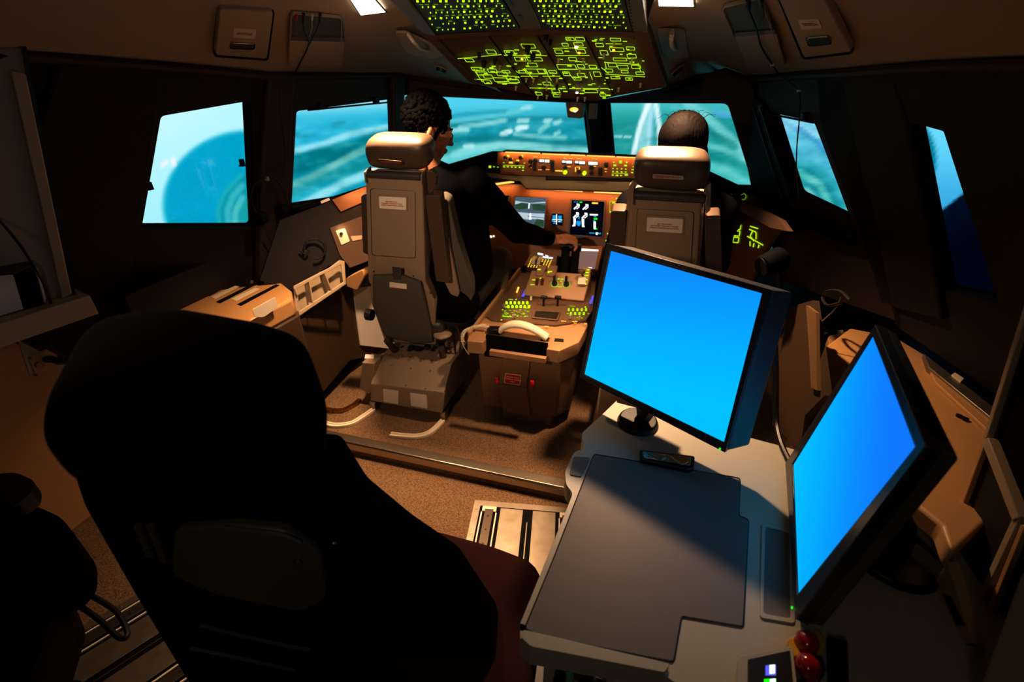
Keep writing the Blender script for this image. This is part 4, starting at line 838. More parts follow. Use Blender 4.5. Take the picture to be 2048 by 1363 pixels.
# handset lying across the aft end, with its coiled cord
hs = thing('telephone_handset', (-.1, 1.95, .6), 'white curved telephone handset lying across the aft end of the pedestal', 'handset')
HP = PY(1.93)
arc = [(1000, 661), (1012, 652), (1030, 648), (1050, 651), (1072, 660), (1095, 675)]
bm = BM(); tube(bm, [HP.at(x, y) for x, y in arc], .02, smooth=5, prof=[(-.022, -.012), (.022, -.012), (.026, 0), (.018, .014), (-.018, .014), (-.026, 0)], up=V((0, 0, 1))); fin('handle', bm, cream, hs, bevel=.004)
bm = BM(); tube(bm, [HP.at(976, 659) + V((0, 0, .0)), HP.at(1002, 660)], .02, smooth=0, prof=[(-.022, -.02), (.022, -.02), (.022, .014), (-.022, .014)]); fin('earpiece', bm, blackp, hs, bevel=.005)
bm = BM(); tube(bm, [HP.at(1082, 678), HP.at(1098, 681)], .02, smooth=0, prof=[(-.022, -.016), (.022, -.016), (.022, .006), (-.022, .006)]); fin('mouthpiece', bm, blackp, hs, bevel=.004)
bm = BM(); path = spl([HP.at(978, 653), HP.at(960, 652), PY(1.90).at(940, 657), PY(1.88).at(926, 668), PY(1.86).at(927, 690), PY(1.86).at(938, 708)], 20); pts = []
N = 620
for i in range(N):
    s = i / (N - 1) * (len(path) - 1.001); k = int(s); p = path[k].lerp(path[k + 1], s - k); d_ = (path[min(k + 1, len(path) - 1)] - path[max(k - 1, 0)]); x, y = basis(d_); a_ = i * .42
    amp = .009 if .08 < i / N < .74 else .002; pts.append(p + x * math.cos(a_) * amp + y * math.sin(a_) * amp)
tube(bm, pts, .0021, n=5, smooth=0); fin('coiled_cord', bm, cream, hs)
bm = BM(); prism(bm, pxs(LP, [(1110, 676), (1128, 678), (1127, 684), (1108, 682)], .001), V((0, 0, .001))); fin('socket', bm, blackp, pd)
# ================================================================== PILOT SEATS
def rbox(bm, fr, a0, a1, b0, b1, c0, c1):
    vs = [bm.verts.new(fr(a, b_, c)) for a in (a0, a1) for b_ in (b0, b1) for c in (c0, c1)]
    for f in ((0, 1, 3, 2), (4, 6, 7, 5), (0, 4, 5, 1), (2, 3, 7, 6), (0, 2, 6, 4), (1, 5, 7, 3)): bm.faces.new([vs[i] for i in f])
class Sh(Fr):
    def __init__(s, o, u, w): s.o = V(o); s.u = V(u).normalized(); s.w = V(w).normalized(); s.n = s.u.cross(s.w).normalized()
def headrest(fr, hw, b0, b1, par, wrinkle=1):
    bm = BM(); n = 14; m = 16; prof = []
    # closed cross-section (b, c), rounded and fuller at the aft top
    sec = []
    for k in range(20):
        t = 2 * math.pi * k / 20; cb, sb = math.cos(t), math.sin(t)
        e = .62; bb = math.copysign(abs(sb) ** e, sb); cc = math.copysign(abs(cb) ** e, cb)
        sec.append(((b0 + b1) / 2 + bb * (b1 - b0) / 2, -.045 + cc * .068 * (1.0 if sb > -.2 else .86)))
    rows = []
    for i in range(17):
        s = -1 + 2 * i / 16; a = hw * s; k = (1 - abs(s) ** 5) ** .5 if abs(s) < 1 else 0
        k = .42 + .58 * k; row = []
        for b_, c in sec:
            bc, cc = (b0 + b1) / 2, -.045
            p = fr(a, bc + (b_ - bc) * k, cc + (c - cc) * k); row.append(bm.verts.new(p))
        rows.append(row)
    for r0, r1 in zip(rows, rows[1:]):
        for k in range(20): bm.faces.new((r0[k], r0[(k + 1) % 20], r1[(k + 1) % 20], r1[k]))
    bm.faces.new(rows[0]); bm.faces.new(rows[-1][::-1])
    o = fin('headrest', bm, leather, par, sub=1, ang=70)
    return o
def pilot_seat(which):
    cap = which == 'captain'
    top = PY(1.75).at(789, 351) if cap else PY(1.75).at(1338, 394)
    bot = PY(1.87).at(800, 552) if cap else PY(1.85).at(1323, 560)
    fr = Sh(top, (1, .03 if cap else 0, 0), top - bot); pl = Pl(top, fr.n)
    t = thing('pilot_seat', (bot.x, 1.95, .08), 'tan-backed pilot seat with a grey fabric pouch, behind the man in the suit' if cap else 'tan-backed pilot seat behind the long-haired person, half hidden by the desk monitor', 'seat', 'pilot seats')
    if cap: rear = [(731, 352), (844, 357), (850, 563), (868, 600), (872, 690), (770, 684), (745, 612), (737, 560)]; pan = [(741, 377), (830, 383), (831, 516), (744, 510)]
    else: rear = [(1263, 390), (1404, 399), (1393, 540), (1385, 660), (1238, 650), (1252, 500)]; pan = [(1275, 418), (1388, 424), (1380, 560), (1268, 552)]
    bm = BM(); a = pxs(pl, rear); c = [p - fr.n * .085 + V(((p.x - top.x) * .12, 0, 0)) for p in a]; A = [bm.verts.new(p) for p in a]; B = [bm.verts.new(p) for p in c]; bm.faces.new(A); bm.faces.new(B[::-1]); n = len(A)
    for i in range(n): bm.faces.new((A[i], A[(i + 1) % n], B[(i + 1) % n], B[i]))
    fin('back_shell', bm, shellm, t, .008, 3)
    plate('back_panel', shellm, pl, R2(pan, 6), .004, t, off=.004, bevel=.002)
    ln = BM(); tube(ln, pxs(pl, R2(pan, 6) + [R2(pan, 6)[0]], .0015), .0018, n=5, smooth=0); fin('panel_groove', ln, blackp, t)
    lb = [(757, 392), (812, 395), (812, 420), (758, 417)] if cap else [(1294, 434), (1366, 438), (1364, 467), (1292, 463)]
    lbo = [(754, 389), (815, 392), (815, 424), (755, 421)] if cap else [(1291, 430), (1369, 434), (1368, 471), (1289, 467)]
    plate('placard_frame', shellm, pl, R2(lbo, 4), .004, t, holes=[R2(lb, 3)], off=.008, bevel=.0015)
    plate('placard', white, pl, R2(lb, 3), .002, t, off=.0055)
    cx = sum(p[0] for p in lb) / 4; cy_ = sum(p[1] for p in lb) / 4; e1 = pl.at(*lb[1]) - pl.at(*lb[0]); e2 = pl.at(*lb[0]) - pl.at(*lb[3])
    text('placard_text', 'SEAT MUST BE IN\nFORWARD 7 INCHES OF TRAVEL\nDURING TAKEOFF AND LANDING', Fr(pl.at(cx, cy_), e1, e2), e1.length / 19, redtext, t, .0062)
    bm = BM(); cyl(bm, fr(-.120, .004, .006), fr(.120, .004, .006), .0155, n=16); fin('roll_bar', bm, leatherd, t, bevel=.003)
    for s in (-1, 1):
        bm = BM(); rbox(bm, fr, s * .121, s * .127, -.03, .02, -.04, .02); fin('bar_bracket', bm, shellm, t, bevel=.004)
    headrest(Sh(fr(.010 if cap else 0, 0), fr.u, fr.w), .142 if cap else .128, .018, .150, t)
    hl = [(755, 318), (803, 322), (805, 329), (758, 327)] if cap else [(1305, 348), (1368, 351), (1368, 360), (1305, 357)]
    hp = Pl(fr(0, .06, .034), fr.n)
    plate('headrest_label', metal, hp, R2(hl, 3), .006, t, off=.0, bevel=.001)
    e1 = hp.at(*hl[1]) - hp.at(*hl[0]); e2 = hp.at(*hl[0]) - hp.at(*hl[3]); text('headrest_label_text', 'FOR HEADREST USE ONLY', Fr(hp.at(sum(p[0] for p in hl) / 4, sum(p[1] for p in hl) / 4), e1, e2), e1.length / 14.5, redtext, t, .0006)
    def lp(dc): return Pl(fr(0, 0, dc), fr.n)
    bm = BM()
    if cap:
        plate('armrest', leather, lp(-.03), R2([(849, 390), (880, 391), (899, 566), (872, 563)], 5), .05, t, bevel=.008, seg=3)
        plate('side_bolster', fabric, lp(-.10), R2([(878, 392), (897, 400), (915, 480), (944, 570), (944, 600), (928, 624), (880, 610), (872, 560)], 8), .06, t, bevel=.015, seg=3)
        plate('armrest_bracket', shellm, lp(-.07), R2([(880, 470), (896, 480), (918, 590), (906, 604), (872, 600), (862, 566)], 5), .02, t, bevel=.004)
        plate('head_wing', leather, lp(-.02), R2([(852, 344), (864, 340), (873, 352), (870, 376), (862, 388), (855, 386)], 5), .03, t, bevel=.006)
        plate('left_cushion_edge', leatherd, lp(-.06), R2([(722, 392), (734, 386), (738, 510), (726, 505)], 3), .05, t, bevel=.008)
        pz = lp(.012); bm = BM(); out = R2([(745, 548), (801, 546), (843, 562), (856, 620), (868, 684), (832, 687), (770, 674), (746, 612)], 5)
        cxx, cyy = 800, 620; inner = pxs(pz, [(cxx + (x - cxx) * .72, cyy + (y - cyy) * .75) for x, y in out], .022); o_ = pxs(pz, out, .0); mid_ = pxs(pz, [(cxx + (x - cxx) * .93, cyy + (y - cyy) * .94) for x, y in out], .016)
        bk = pxs(pz, out, -.02); R = [[bm.verts.new(p) for p in l] for l in (bk, o_, mid_, inner)]
        for r0, r1 in zip(R, R[1:]):
            for i in range(len(r0)): bm.faces.new((r0[i], r0[(i + 1) % len(r0)], r1[(i + 1) % len(r0)], r1[i]))
        bm.faces.new(R[-1]); bm.faces.new(R[0][::-1]); fin('storage_pouch', bm, fabric, t, ang=60)
        plate('pouch_flap', leatherd, pz, [(784, 534), (803, 536), (802, 560), (786, 558)], .006, t, off=.02, bevel=.002)
        vl = [(779, 564), (813, 568), (813, 578), (779, 574)]; plate('pouch_label', white, pz, vl, .002, t, off=.0235); e1 = pz.at(*vl[1]) - pz.at(*vl[0]); e2 = pz.at(*vl[0]) - pz.at(*vl[3]); text('pouch_label_text', 'LIFE VESTS', Fr(pz.at(796, 571), e1, e2), .0125, redtext, t, .0243)
        for x, y in ((748, 542), (827, 551), (833, 564), (861, 585)):
            b = BM(); p = pl.at(x, y); cyl(b, p, p + fr.n * .004, .0035, n=8); fin('screw', b, blackp, t)
        # lower frame, mechanism and base cover
        b = BM(); box(b, (bot.x, 2.12, .56), (.34, .36, .09)); fin('seat_pan', b, leatherd, t, bevel=.03, seg=3)
        for dx in (-.16, .16):
            b = BM(); tube(b, [(bot.x + dx, 1.92, .46), (bot.x + dx * .9, 1.98, .34)], .02, smooth=0); fin('support_strut', b, railm, t)
        b = BM(); E1, E2 = PY(1.90).at(761, 712), PY(1.90).at(903, 727); C1, C2 = PY(1.77).at(741, 767), PY(1.77).at(888, 784); B1, B2 = PY(1.775).at(741, 801), PY(1.775).at(884, 826)
        vs = [B1, C1, E1, V((E1.x, 2.15, E1.z)), V((B1.x, 2.15, B1.z))]; vs2 = [B2, C2, E2, V((E2.x, 2.15, E2.z)), V((B2.x, 2.15, B2.z))]; A = [b.verts.new(p) for p in vs]; B = [b.verts.new(p) for p in vs2]; b.faces.new(A); b.faces.new(B[::-1])
        for i in range(5): b.faces.new((A[i], A[(i + 1) % 5], B[(i + 1) % 5], B[i]))
        fin('base_cover', b, shellm, t, bevel=.004); fp = P3(C1, C2, E1)
        for x, y in ((783, 730), (822, 736), (861, 741), (773, 765), (812, 770), (851, 777)):
            b = BM(); p = fp.at(x, y); cyl(b, p, p + fp.nrm() * .002, .0035, n=8); fin('screw', b, metal, t)
        rp_ = P3(B1, B2, C1)
        for q in ([(766, 777), (797, 781), (796, 808), (767, 803)], [(820, 785), (853, 789), (855, 817), (822, 811)]): plate('reflective_sticker', white, rp_, R2(q, 1.5), .001, t, off=.0015)
        plate('side_box', shellm, PY(1.80), [(724, 724), (748, 727), (746, 778), (738, 788), (719, 776)], .10, t, bevel=.004); tp = P3(PY(1.80).at(724, 724), PY(1.80).at(748, 727), PY(1.90).at(738, 705)); plate('side_label', white, tp, [(731, 708), (748, 709), (747, 717), (729, 716)], .001, t, off=.002)
        rnd = random.Random(5)
        for k in range(16):
            b = BM()
            p = PY(1.93 + rnd.random() * .1).at(775 + k * 8, 694 + rnd.random() * 22); (cyl(b, p, p + V((.02, 0, rnd.uniform(-.02, .02))), .008, n=8) if k % 2 else box(b, p, (.03, .03, .02))); fin('mechanism_block', b, blackp, t, bevel=.001)
        b = BM()
        for k in range(5):
            p = PY(1.90).at(776 + k * 22, 708 + k * 3); cyl(b, p, p + V((.012, -.004, 0)), .006, n=8)
        fin('bolts', b, metal, t)
        for k in range(5):
            b = BM(); q0 = PY(2.0).at(872 + k * 9, 640); tube(b, [q0, q0 + V((.02, 0, -.06)), q0 + V((-.01 + k * .01, 0, -.12)), q0 + V((.02, 0, -.2))], .006); fin('lever_rod', b, blackp if k % 2 else railm, t)
        b = BM(); q0 = PY(1.96).at(885, 668); ell(b, q0, (.05, .05, .02)); fin('base_plate', b, shellm, t)
        plate('armrest_stub', tanbox, PY(1.86), R2([(692, 556), (725, 539), (729, 552), (714, 580), (693, 572)], 4), .06, t, bevel=.006); plate('armrest_hinge', blackp, PY(1.88), [(714, 560), (742, 552), (742, 572), (716, 576)], .05, t, bevel=.003)
        b = BM(); p = PY(1.90).at(740, 629); cyl(b, p + V((-.02, 0, 0)), p + V((.015, 0, 0)), .032, n=8); fin('adjuster_knob', b, blackp, t, bevel=.003)
        for x in (747, 886):
            p = PZ(.085).at(x, 838 if x > 800 else 818); b = BM(); box(b, p + V((0, .02, .025)), (.035, .05, .05)); fin('foot', b, metald, t, bevel=.003)
            b = BM(); box(b, p + V((0, .12, .045)), (.03, .2, .035)); fin('foot_beam', b, blackp, t)
    else:
        plate('left_armrest', leather, lp(-.05), R2([(1222, 421), (1253, 422), (1247, 560), (1214, 556)], 6), .06, t, bevel=.01, seg=3)
        plate('right_armrest', leather, lp(-.05), R2([(1411, 431), (1441, 430), (1447, 600), (1411, 600)], 6), .06, t, bevel=.01, seg=3)
        for s, xx in ((-1, [(1258, 372), (1266, 364), (1276, 366), (1266, 386), (1262, 420), (1252, 420)]), (1, [(1410, 372), (1422, 366), (1421, 420), (1412, 428), (1406, 400)])):
            plate('side_bracket', shellm, lp(-.03), R2(xx, 3), .02, t, bevel=.003)
        b = BM(); box(b, (bot.x, 2.05, .50), (.42, .40, .10)); fin('seat_pan', b, leatherd, t, bevel=.03, seg=3)
        b = BM(); box(b, (bot.x, 2.05, .27), (.40, .36, .34)); fin('base_cover', b, shellm, t, bevel=.01)
        b = BM(); box(b, (bot.x, 2.05, .093), (.44, .46, .025)); fin('foot', b, metald, t, bevel=.004)
    return fr
CFR = pilot_seat('captain'); OFR = pilot_seat('officer')
for l, lab in (([(886, 842), (873, 856), (857, 868), (835, 874), (805, 873), (781, 870)], 'hooked metal seat rail in the carpet, right of the seat base'), ([(748, 820), (728, 834), (706, 847), (681, 852), (657, 850), (620, 838)], 'hooked metal seat rail in the carpet, left of the seat base, beside the brass teeth')):
    b = BM(); tube(b, [PZ(.082).at(x, y) for x, y in l], .01, smooth=5, prof=[(-.014, 0), (.014, 0), (.014, .014), (.005, .014), (.004, .009), (-.004, .009), (-.005, .014), (-.014, .014)], up=V((0, 0, 1)))
    fin('seat_rail', b, cream, label=lab, cat='rail', group='hooked seat rails')
b = BM()
t = thing('brass_comb_strip', PZ(.085).at(700, 815), 'brass toothed strip curving over the carpet beside the left seat rail', 'strip')
tube(b, [PZ(.085).at(x, y) for x, y in [(640, 818), (680, 822), (705, 812), (720, 800)]], .008, smooth=5, prof=[(-.012, 0), (.012, 0), (.012, .012), (-.012, .012)]); fin('strip', b, mat('brass', (190, 140, 50), .3, 1.0), t)
for k in range(16):
    b = BM(); p = PZ(.097).at(652 + k * 4.4, 820 - max(0, k - 8) * 2.4 + (k < 4) * 1); box(b, p, (.003, .024, .012)); fin('tooth', b, MT['brass'], t)
# ================================================================== PEOPLE
def cap(bm, p0, r0, p1, r1, n=14):
    p0, p1 = V(p0), V(p1); cyl(bm, p0, p1, r0, r1, n); ell(bm, p0, (r0,) * 3, u=n, v=8); ell(bm, p1, (r1,) * 3, u=n, v=8)
def head(bm, fr, s=1.0):
    """skull, jaw, nose, lips, ears in a head frame: a = right, b = up, c = back"""
    R = Matrix((fr.u, fr.w, fr.n)).transposed()
    def E(a, b_, c, r): ell(bm, fr(a * s, b_ * s, c * s), tuple(x * s for x in r), R, 18, 12)
    E(0, .045, .012, (.076, .088, .094)); E(0, .0, -.030, (.064, .080, .066)); E(0, -.062, -.052, (.040, .034, .040)); E(0, -.085, -.066, (.020, .017, .020))
    E(0, .038, -.080, (.050, .012, .014)); E(0, .005, -.100, (.010, .026, .014)); E(0, -.014, -.110, (.014, .011, .013)); E(.010, -.018, -.100, (.009, .008, .010)); E(-.010, -.018, -.100, (.009, .008, .010))
    E(0, -.045, -.094, (.022, .0055, .009)); E(0, -.055, -.092, (.020, .0065, .009)); E(.046, -.005, -.058, (.020, .022, .024)); E(-.046, -.005, -.058, (.020, .022, .024))
    for k in (-1, 1):
        E(.078 * k, .0, .012, (.008, .030, .017)); E(.083 * k, .012, .018, (.006, .022, .012)); E(.079 * k, -.022, .006, (.006, .011, .008))
    for k in (-1, 1): E(.030 * k, .018, -.078, (.016, .010, .012))
def hand(bm, wrist, d, side, down, grip=True):
    """palm and five fingers curling over a lever. d: pointing direction, side: towards the thumb, down: palm normal"""
    d, side, down = V(d).normalized(), V(side).normalized(), V(down).normalized(); w = V(wrist)
    cap(bm, w - d * .02, .027, w + d * .02, .028); pc_ = w + d * .055
    R = Matrix((side, d, down)).transposed(); ell(bm, pc_, (.042, .052, .018), R)
    for k, (off, l) in enumerate(((.031, 1.0), (.011, 1.1), (-.010, 1.02), (-.030, .84))):
        b0 = w + d * .092 + side * off * 1.05 - down * .004; b1 = b0 + (d * .85 + down * .45) * .040 * l; b2 = b1 + (d * .05 + down * 1) * .028 * l; b3 = b2 + (down * .75 - d * .65) * .022 * l
        cap(bm, b0 - d * .02, .0105, b1, .0095); cap(bm, b1, .0095, b2, .0085); cap(bm, b2, .0085, b3, .0075)
    t0 = w + d * .035 + side * .034 + down * .006; t1 = t0 + (side * .55 + d * .7 + down * .45) * .042; t2 = t1 + (d * .65 + down * .75 - side * .1) * .030
    cap(bm, t0, .0135, t1, .0115); cap(bm, t1, .0115, t2, .0095)
# ---- the man in the left seat, turned towards the throttles
HC = PY(2.03).at(856, 264); fwd_ = V((.72, .62, -.34)).normalized(); upv = V((.10, -.02, 1)); right = fwd_.cross(upv).normalized()
hf = Fr(HC, right, upv - fwd_ * upv.dot(fwd_))      # n = u x w points backwards
sR, sL = PY(2.12).at(948, 366), PY(1.98).at(800, 372); el = PY(2.32).at(1035, 462); wr = PY(2.50).at(1108, 479)
hip = V((-.53, 2.08, .64)); kneeR = PY(2.45).at(1000, 520); kneeL = V((-.72, 2.55, .66)); ftR = V((-.45, 2.85, .14)); ftL = V((-.74, 2.9, .14))
pm = thing('person', (-.53, 2.1, .08), 'dark-haired man in a black suit in the left seat, reaching right for the throttle', 'person')
bm = BM(); head(bm, hf, 1.04)
neck = HC + hf.w * -.10 + hf.n * .02; chest = (sR + sL) / 2 + V((0, 0, -.05))
cap(bm, neck + hf.w * .05, .052, chest + V((0, 0, .04)), .058); cap(bm, sL + V((.06, 0, -.03)), .075, sR + V((-.07, 0, -.03)), .075); cap(bm, chest, .12, hip + V((0, 0, .1)), .11); cap(bm, hip + V((-.08, 0, 0)), .10, hip + V((.08, 0, 0)), .10)
cap(bm, sR, .05, el, .04); cap(bm, el, .04, wr, .027); elL = sL + V((-.08, .06, -.26)); cap(bm, sL, .05, elL, .04); cap(bm, elL, .04, elL + V((.06, .24, -.06)), .028)
cap(bm, hip + V((.08, 0, 0)), .085, kneeR, .055); cap(bm, hip + V((-.08, 0, 0)), .085, kneeL, .055); cap(bm, kneeR, .052, ftR, .035); cap(bm, kneeL, .052, ftL, .035); cap(bm, ftR, .04, ftR + V((0, .16, -.02)), .034); cap(bm, ftL, .04, ftL + V((0, .16, -.02)), .034)
hd = (PY(2.55).at(1165, 476) - wr).normalized(); hand(bm, wr, hd, V((-.35, .9, .25)), V((.1, -.25, -1)))
hl_ = elL + V((.06, .24, -.06)); hand(bm, hl_, V((.5, 1, -.1)), V((1, -.4, 0)), V((0, 0, -1)))
bm = remesh(bm, .0048, 3); fin('body', bm, skin, pm, ang=180)
b = BM()
for k in (-1, 1): ell(b, hf(.031 * k, .019, -.087), (.011, .009, .010))
fin('eyes', b, cream, pm)
b = BM()
for k in (-1, 1):
    tube(b, [hf(.018 * k, .042, -.094), hf(.034 * k, .048, -.091), hf(.052 * k, .042, -.076)], .0034, n=6); ell(b, hf(.033 * k, .018, -.0925), (.0045, .0045, .003))
fin('eyebrows', b, hairm, pm)
# curly hair: a cap of many small curls
rn = random.Random(11); b = BM(); R_ = Matrix((hf.u, hf.w, hf.n)).transposed()
ell(b, hf(0, .060, .026), (.081, .088, .090), R_, 20, 14)
for k in range(900):
    z = rn.uniform(-1, 1); ph = rn.uniform(0, 2 * math.pi); q = V((math.sqrt(1 - z * z) * math.cos(ph), z, math.sqrt(1 - z * z) * math.sin(ph)))
    a, b_, c = q.x * .082, .056 + q.y * .098, .022 + q.z * .100
    if c < -.052 and b_ < .085: continue
    if b_ < .012 and c < .035: continue
    if b_ < -.045: continue
    if abs(a) > .06 and b_ < .03 and c < .03: continue
    r = rn.uniform(.009, .015); t_ = bmesh.ops.create_icosphere(b, subdivisions=1, radius=r); p = hf(a, b_, c)
    for v in t_['verts']: v.co = p + v.co * rn.uniform(.9, 1.15)
for k in (-1, 1):
    for j in range(6): ell(b, hf(.076 * k, .028 - j * .008, -.018 + j * .001), (.006, .008, .009))
fin('hair', b, hairm, pm, ang=60)
# shirt collar, jacket, trousers
b = BM(); nb = chest + V((0, 0, .10)); P_ = []
for k in range(13):
    a_ = math.radians(-150 + k * 25); P_.append(neck + V((0, 0, -.012)) + hf.u * math.sin(a_) * .062 - hf.n * -.01 + hf.n * math.cos(a_) * .062)
tube(b, P_, .01, smooth=3, prof=[(-.004, -.018), (.004, -.018), (.004, .022), (-.004, .022)]); fin('shirt_collar', b, cream, pm)
bm = BM(); cap(bm, chest + V((0, 0, .085)), .072, chest, .115); cap(bm, sL + V((.05, 0, -.02)), .092, sR + V((-.05, 0, -.02)), .092); cap(bm, chest, .15, hip + V((0, 0, .12)), .142); cap(bm, hip + V((-.07, 0, .03)), .135, hip + V((.08, 0, .03)), .135)
cap(bm, sR + V((-.01, 0, 0)), .084, el, .066); cap(bm, el, .066, el.lerp(wr, .84), .043); cap(bm, sL, .082, elL, .064); cap(bm, elL, .062, elL + V((.06, .22, -.055)), .046)
tb = PY(2.16).at(975, 540); cap(bm, sR + V((-.06, .02, -.04)), .10, tb + V((-.06, 0, 0)), .09)
bm = remesh(bm, .010, 4)
for v in bm.verts: v.co += V((noise.noise(v.co * 14), noise.noise(v.co * 14 + V((9, 0, 0))), noise.noise(v.co * 14 + V((0, 9, 0))))) * .006
fin('jacket', bm, suit, pm, ang=180)
bm = BM(); cap(bm, hip + V((-.08, 0, -.02)), .11, hip + V((.08, 0, -.02)), .11); cap(bm, hip + V((.08, 0, 0)), .105, kneeR, .080); cap(bm, hip + V((-.08, 0, 0)), .105, kneeL, .075); cap(bm, kneeR, .078, ftR + V((0, 0, .05)), .052); cap(bm, kneeL, .072, ftL + V((0, 0, .05)), .052)
bm = remesh(bm, .012, 3); fin('trousers', bm, trouser, pm, ang=180)
bm = BM()
for f in (ftR, ftL): cap(bm, f + V((0, -.02, -.005)), .046, f + V((0, .17, -.022)), .038)
bm = remesh(bm, .01, 2); fin('shoes', bm, blackp, pm, ang=180)
# ---- the person in the right seat, seen from behind
pw_ = thing('person', (.57, 2.1, .08), 'long dark-haired person in a navy jacket in the right seat, seen from behind', 'person')
H2 = PY(2.03).at(1361, 300); h2 = Fr(H2, V((1, .05, 0)), V((0, .05, 1))); c2 = V((.58, 2.08, 1.19)); hp2 = V((.58, 2.08, .64))
bm = BM(); head(bm, h2, 1.0); cap(bm, H2 + V((0, .01, -.06)), .046, c2 + V((0, 0, .05)), .052)
sl2, sr2 = c2 + V((-.17, 0, .03)), c2 + V((.17, 0, .03)); e1, e2 = sl2 + V((-.06, .10, -.26)), sr2 + V((.06, .12, -.26)); w1, w2 = e1 + V((.05, .24, -.02)), e2 + V((-.02, .24, -.03))
cap(bm, sl2, .06, sr2, .06); cap(bm, c2, .11, hp2, .11); cap(bm, sl2, .045, e1, .038); cap(bm, sr2, .045, e2, .038); cap(bm, e1, .038, w1, .026); cap(bm, e2, .038, w2, .026)
k1, k2 = hp2 + V((-.1, .46, .02)), hp2 + V((.1, .46, .02)); f1, f2 = V((.48, 2.85, .14)), V((.70, 2.85, .14))
for k_, f, s in ((k1, f1, -1), (k2, f2, 1)): cap(bm, hp2 + V((s * .08, 0, 0)), .085, k_, .055); cap(bm, k_, .05, f, .035); cap(bm, f, .038, f + V((0, .15, -.02)), .032)
hand(bm, w1, V((.1, 1, -.1)), V((1, -.1, 0)), V((0, 0, -1))); hand(bm, w2, V((-.1, 1, -.1)), V((-1, -.1, 0)), V((0, 0, -1)))
bm = remesh(bm, .006, 3); fin('body', bm, skin, pw_, ang=180)
b = BM()
for k in (-1, 1): ell(b, h2(.03 * k, .018, -.082), (.011, .009, .010))
fin('eyes', b, cream, pw_)
bm = BM(); R_ = Matrix((h2.u, h2.w, h2.n)).transposed(); ell(bm, h2(0, .045, .022), (.092, .093, .100), R_, 24, 16); ell(bm, h2(.002, -.03, .045), (.098, .10, .075), R_); ell(bm, h2(0, -.14, .05), (.088, .10, .05), R_)
ell(bm, h2(0, .10, -.02), (.07, .04, .07), R_); bm = remesh(bm, .006, 4)
for v in bm.verts:
    q = v.co - H2; an = math.atan2(q.x, -q.y + .001); v.co += (q.normalized() * (.0018 * math.sin(an * 60 + noise.noise(v.co * 6) * 6) + .004 * noise.noise(v.co * 20)))
o = fin('hair', bm, hairb, pw_, ang=180)
b = BM(); rn = random.Random(2)
for k in range(16):
    a_ = rn.uniform(-1.2, 1.2); p0 = h2(math.sin(a_) * .07, .10 + math.cos(a_) * .03, .02); tube(b, [p0, p0 + V((math.sin(a_) * .018, 0, .012)), p0 + V((math.sin(a_) * .045, .01, rn.uniform(-.005, .012)))], .0006, n=4, smooth=4)
fin('stray_hairs', b, hairb, pw_)
bm = BM(); cap(bm, c2 + V((0, 0, .06)), .07, c2, .12); cap(bm, sl2, .082, sr2, .082); cap(bm, c2, .145, hp2 + V((0, 0, .06)), .14); cap(bm, sl2, .075, e1, .06); cap(bm, sr2, .075, e2, .062); cap(bm, e1, .06, e1.lerp(w1, .9), .044); cap(bm, e2, .06, e2.lerp(w2, .9), .044)
bm = remesh(bm, .010, 4); fin('jacket', bm, navy, pw_, ang=180)
bm = BM()
for k_, f, s in ((k1, f1, -1), (k2, f2, 1)): cap(bm, hp2 + V((s * .08, 0, 0)), .105, k_, .075); cap(bm, k_, .07, f + V((0, 0, .05)), .05)
bm = remesh(bm, .012, 3); fin('trousers', bm, navy, pw_, ang=180)
bm = BM()
for f in (f1, f2): cap(bm, f + V((0, -.02, -.005)), .044, f + V((0, .16, -.022)), .036)
bm = remesh(bm, .01, 2); fin('shoes', bm, blackp, pw_, ang=180)
# ================================================================== OPERATOR DESK AND MONITORS
DZ = .80; DP_ = PZ(DZ)
dk = thing('operator_desk', (.7, .8, 0), 'grey plastic operator desk at the right with a large brown writing pad', 'desk')
top = R2([(1236, 798), (1205, 828), (1163, 866), (1169, 897), (1148, 903), (1130, 942), (1132, 968), (1146, 986), (1100, 1100), (1038, 1252)], 7) + [(1040, 1275), (1060, 1296), (1200, 1322), (1322, 1346), (1400, 1395), (1480, 1440)]
tw = pxs(DP_, top) + [V((1.35, .22, DZ)), V((1.35, 1.08, DZ)), V((1.10, 1.10, DZ)), V((.95, 1.14, DZ))]
bm = BM(); prism(bm, tw, V((0, 0, -.055))); fin('desk_top', bm, deskm, dk, bevel=.014, seg=3)
pad = R2([(1188, 908), (1480, 956), (1477, 1031), (1497, 1039), (1486, 1252), (1363, 1231), (1347, 1322), (1080, 1270), (1050, 1256), (1110, 1110)], 6)
plate('writing_pad', padm, DP_, pad, .006, dk, off=.004, bevel=.0025)
g_ = BM(); pp = pxs(DP_, pad + [pad[0]], .001); tube(g_, pp, .0022, n=5, smooth=0); fin('pad_groove', g_, blackp, dk)
plate('front_lip', deskm, DP_, R2([(1046, 1258), (1340, 1326), (1330, 1344), (1062, 1292), (1042, 1274)], 5), .03, dk, off=.010, bevel=.006, seg=3)
plate('corner_pad', padm, DP_, R2([(1147, 912), (1181, 914), (1162, 953), (1139, 948)], 4), .003, dk, off=.003, bevel=.001)
rc = R2([(1531, 1052), (1580, 1064), (1582, 1236), (1527, 1226)], 8); plate('recess_rim', deskm, DP_, R2([(1524, 1045), (1590, 1058), (1590, 1246), (1520, 1234)], 8), .004, dk, holes=[rc], off=.004, bevel=.0015); plate('recess_floor', padm, DP_, rc, .001, dk, off=.0012)
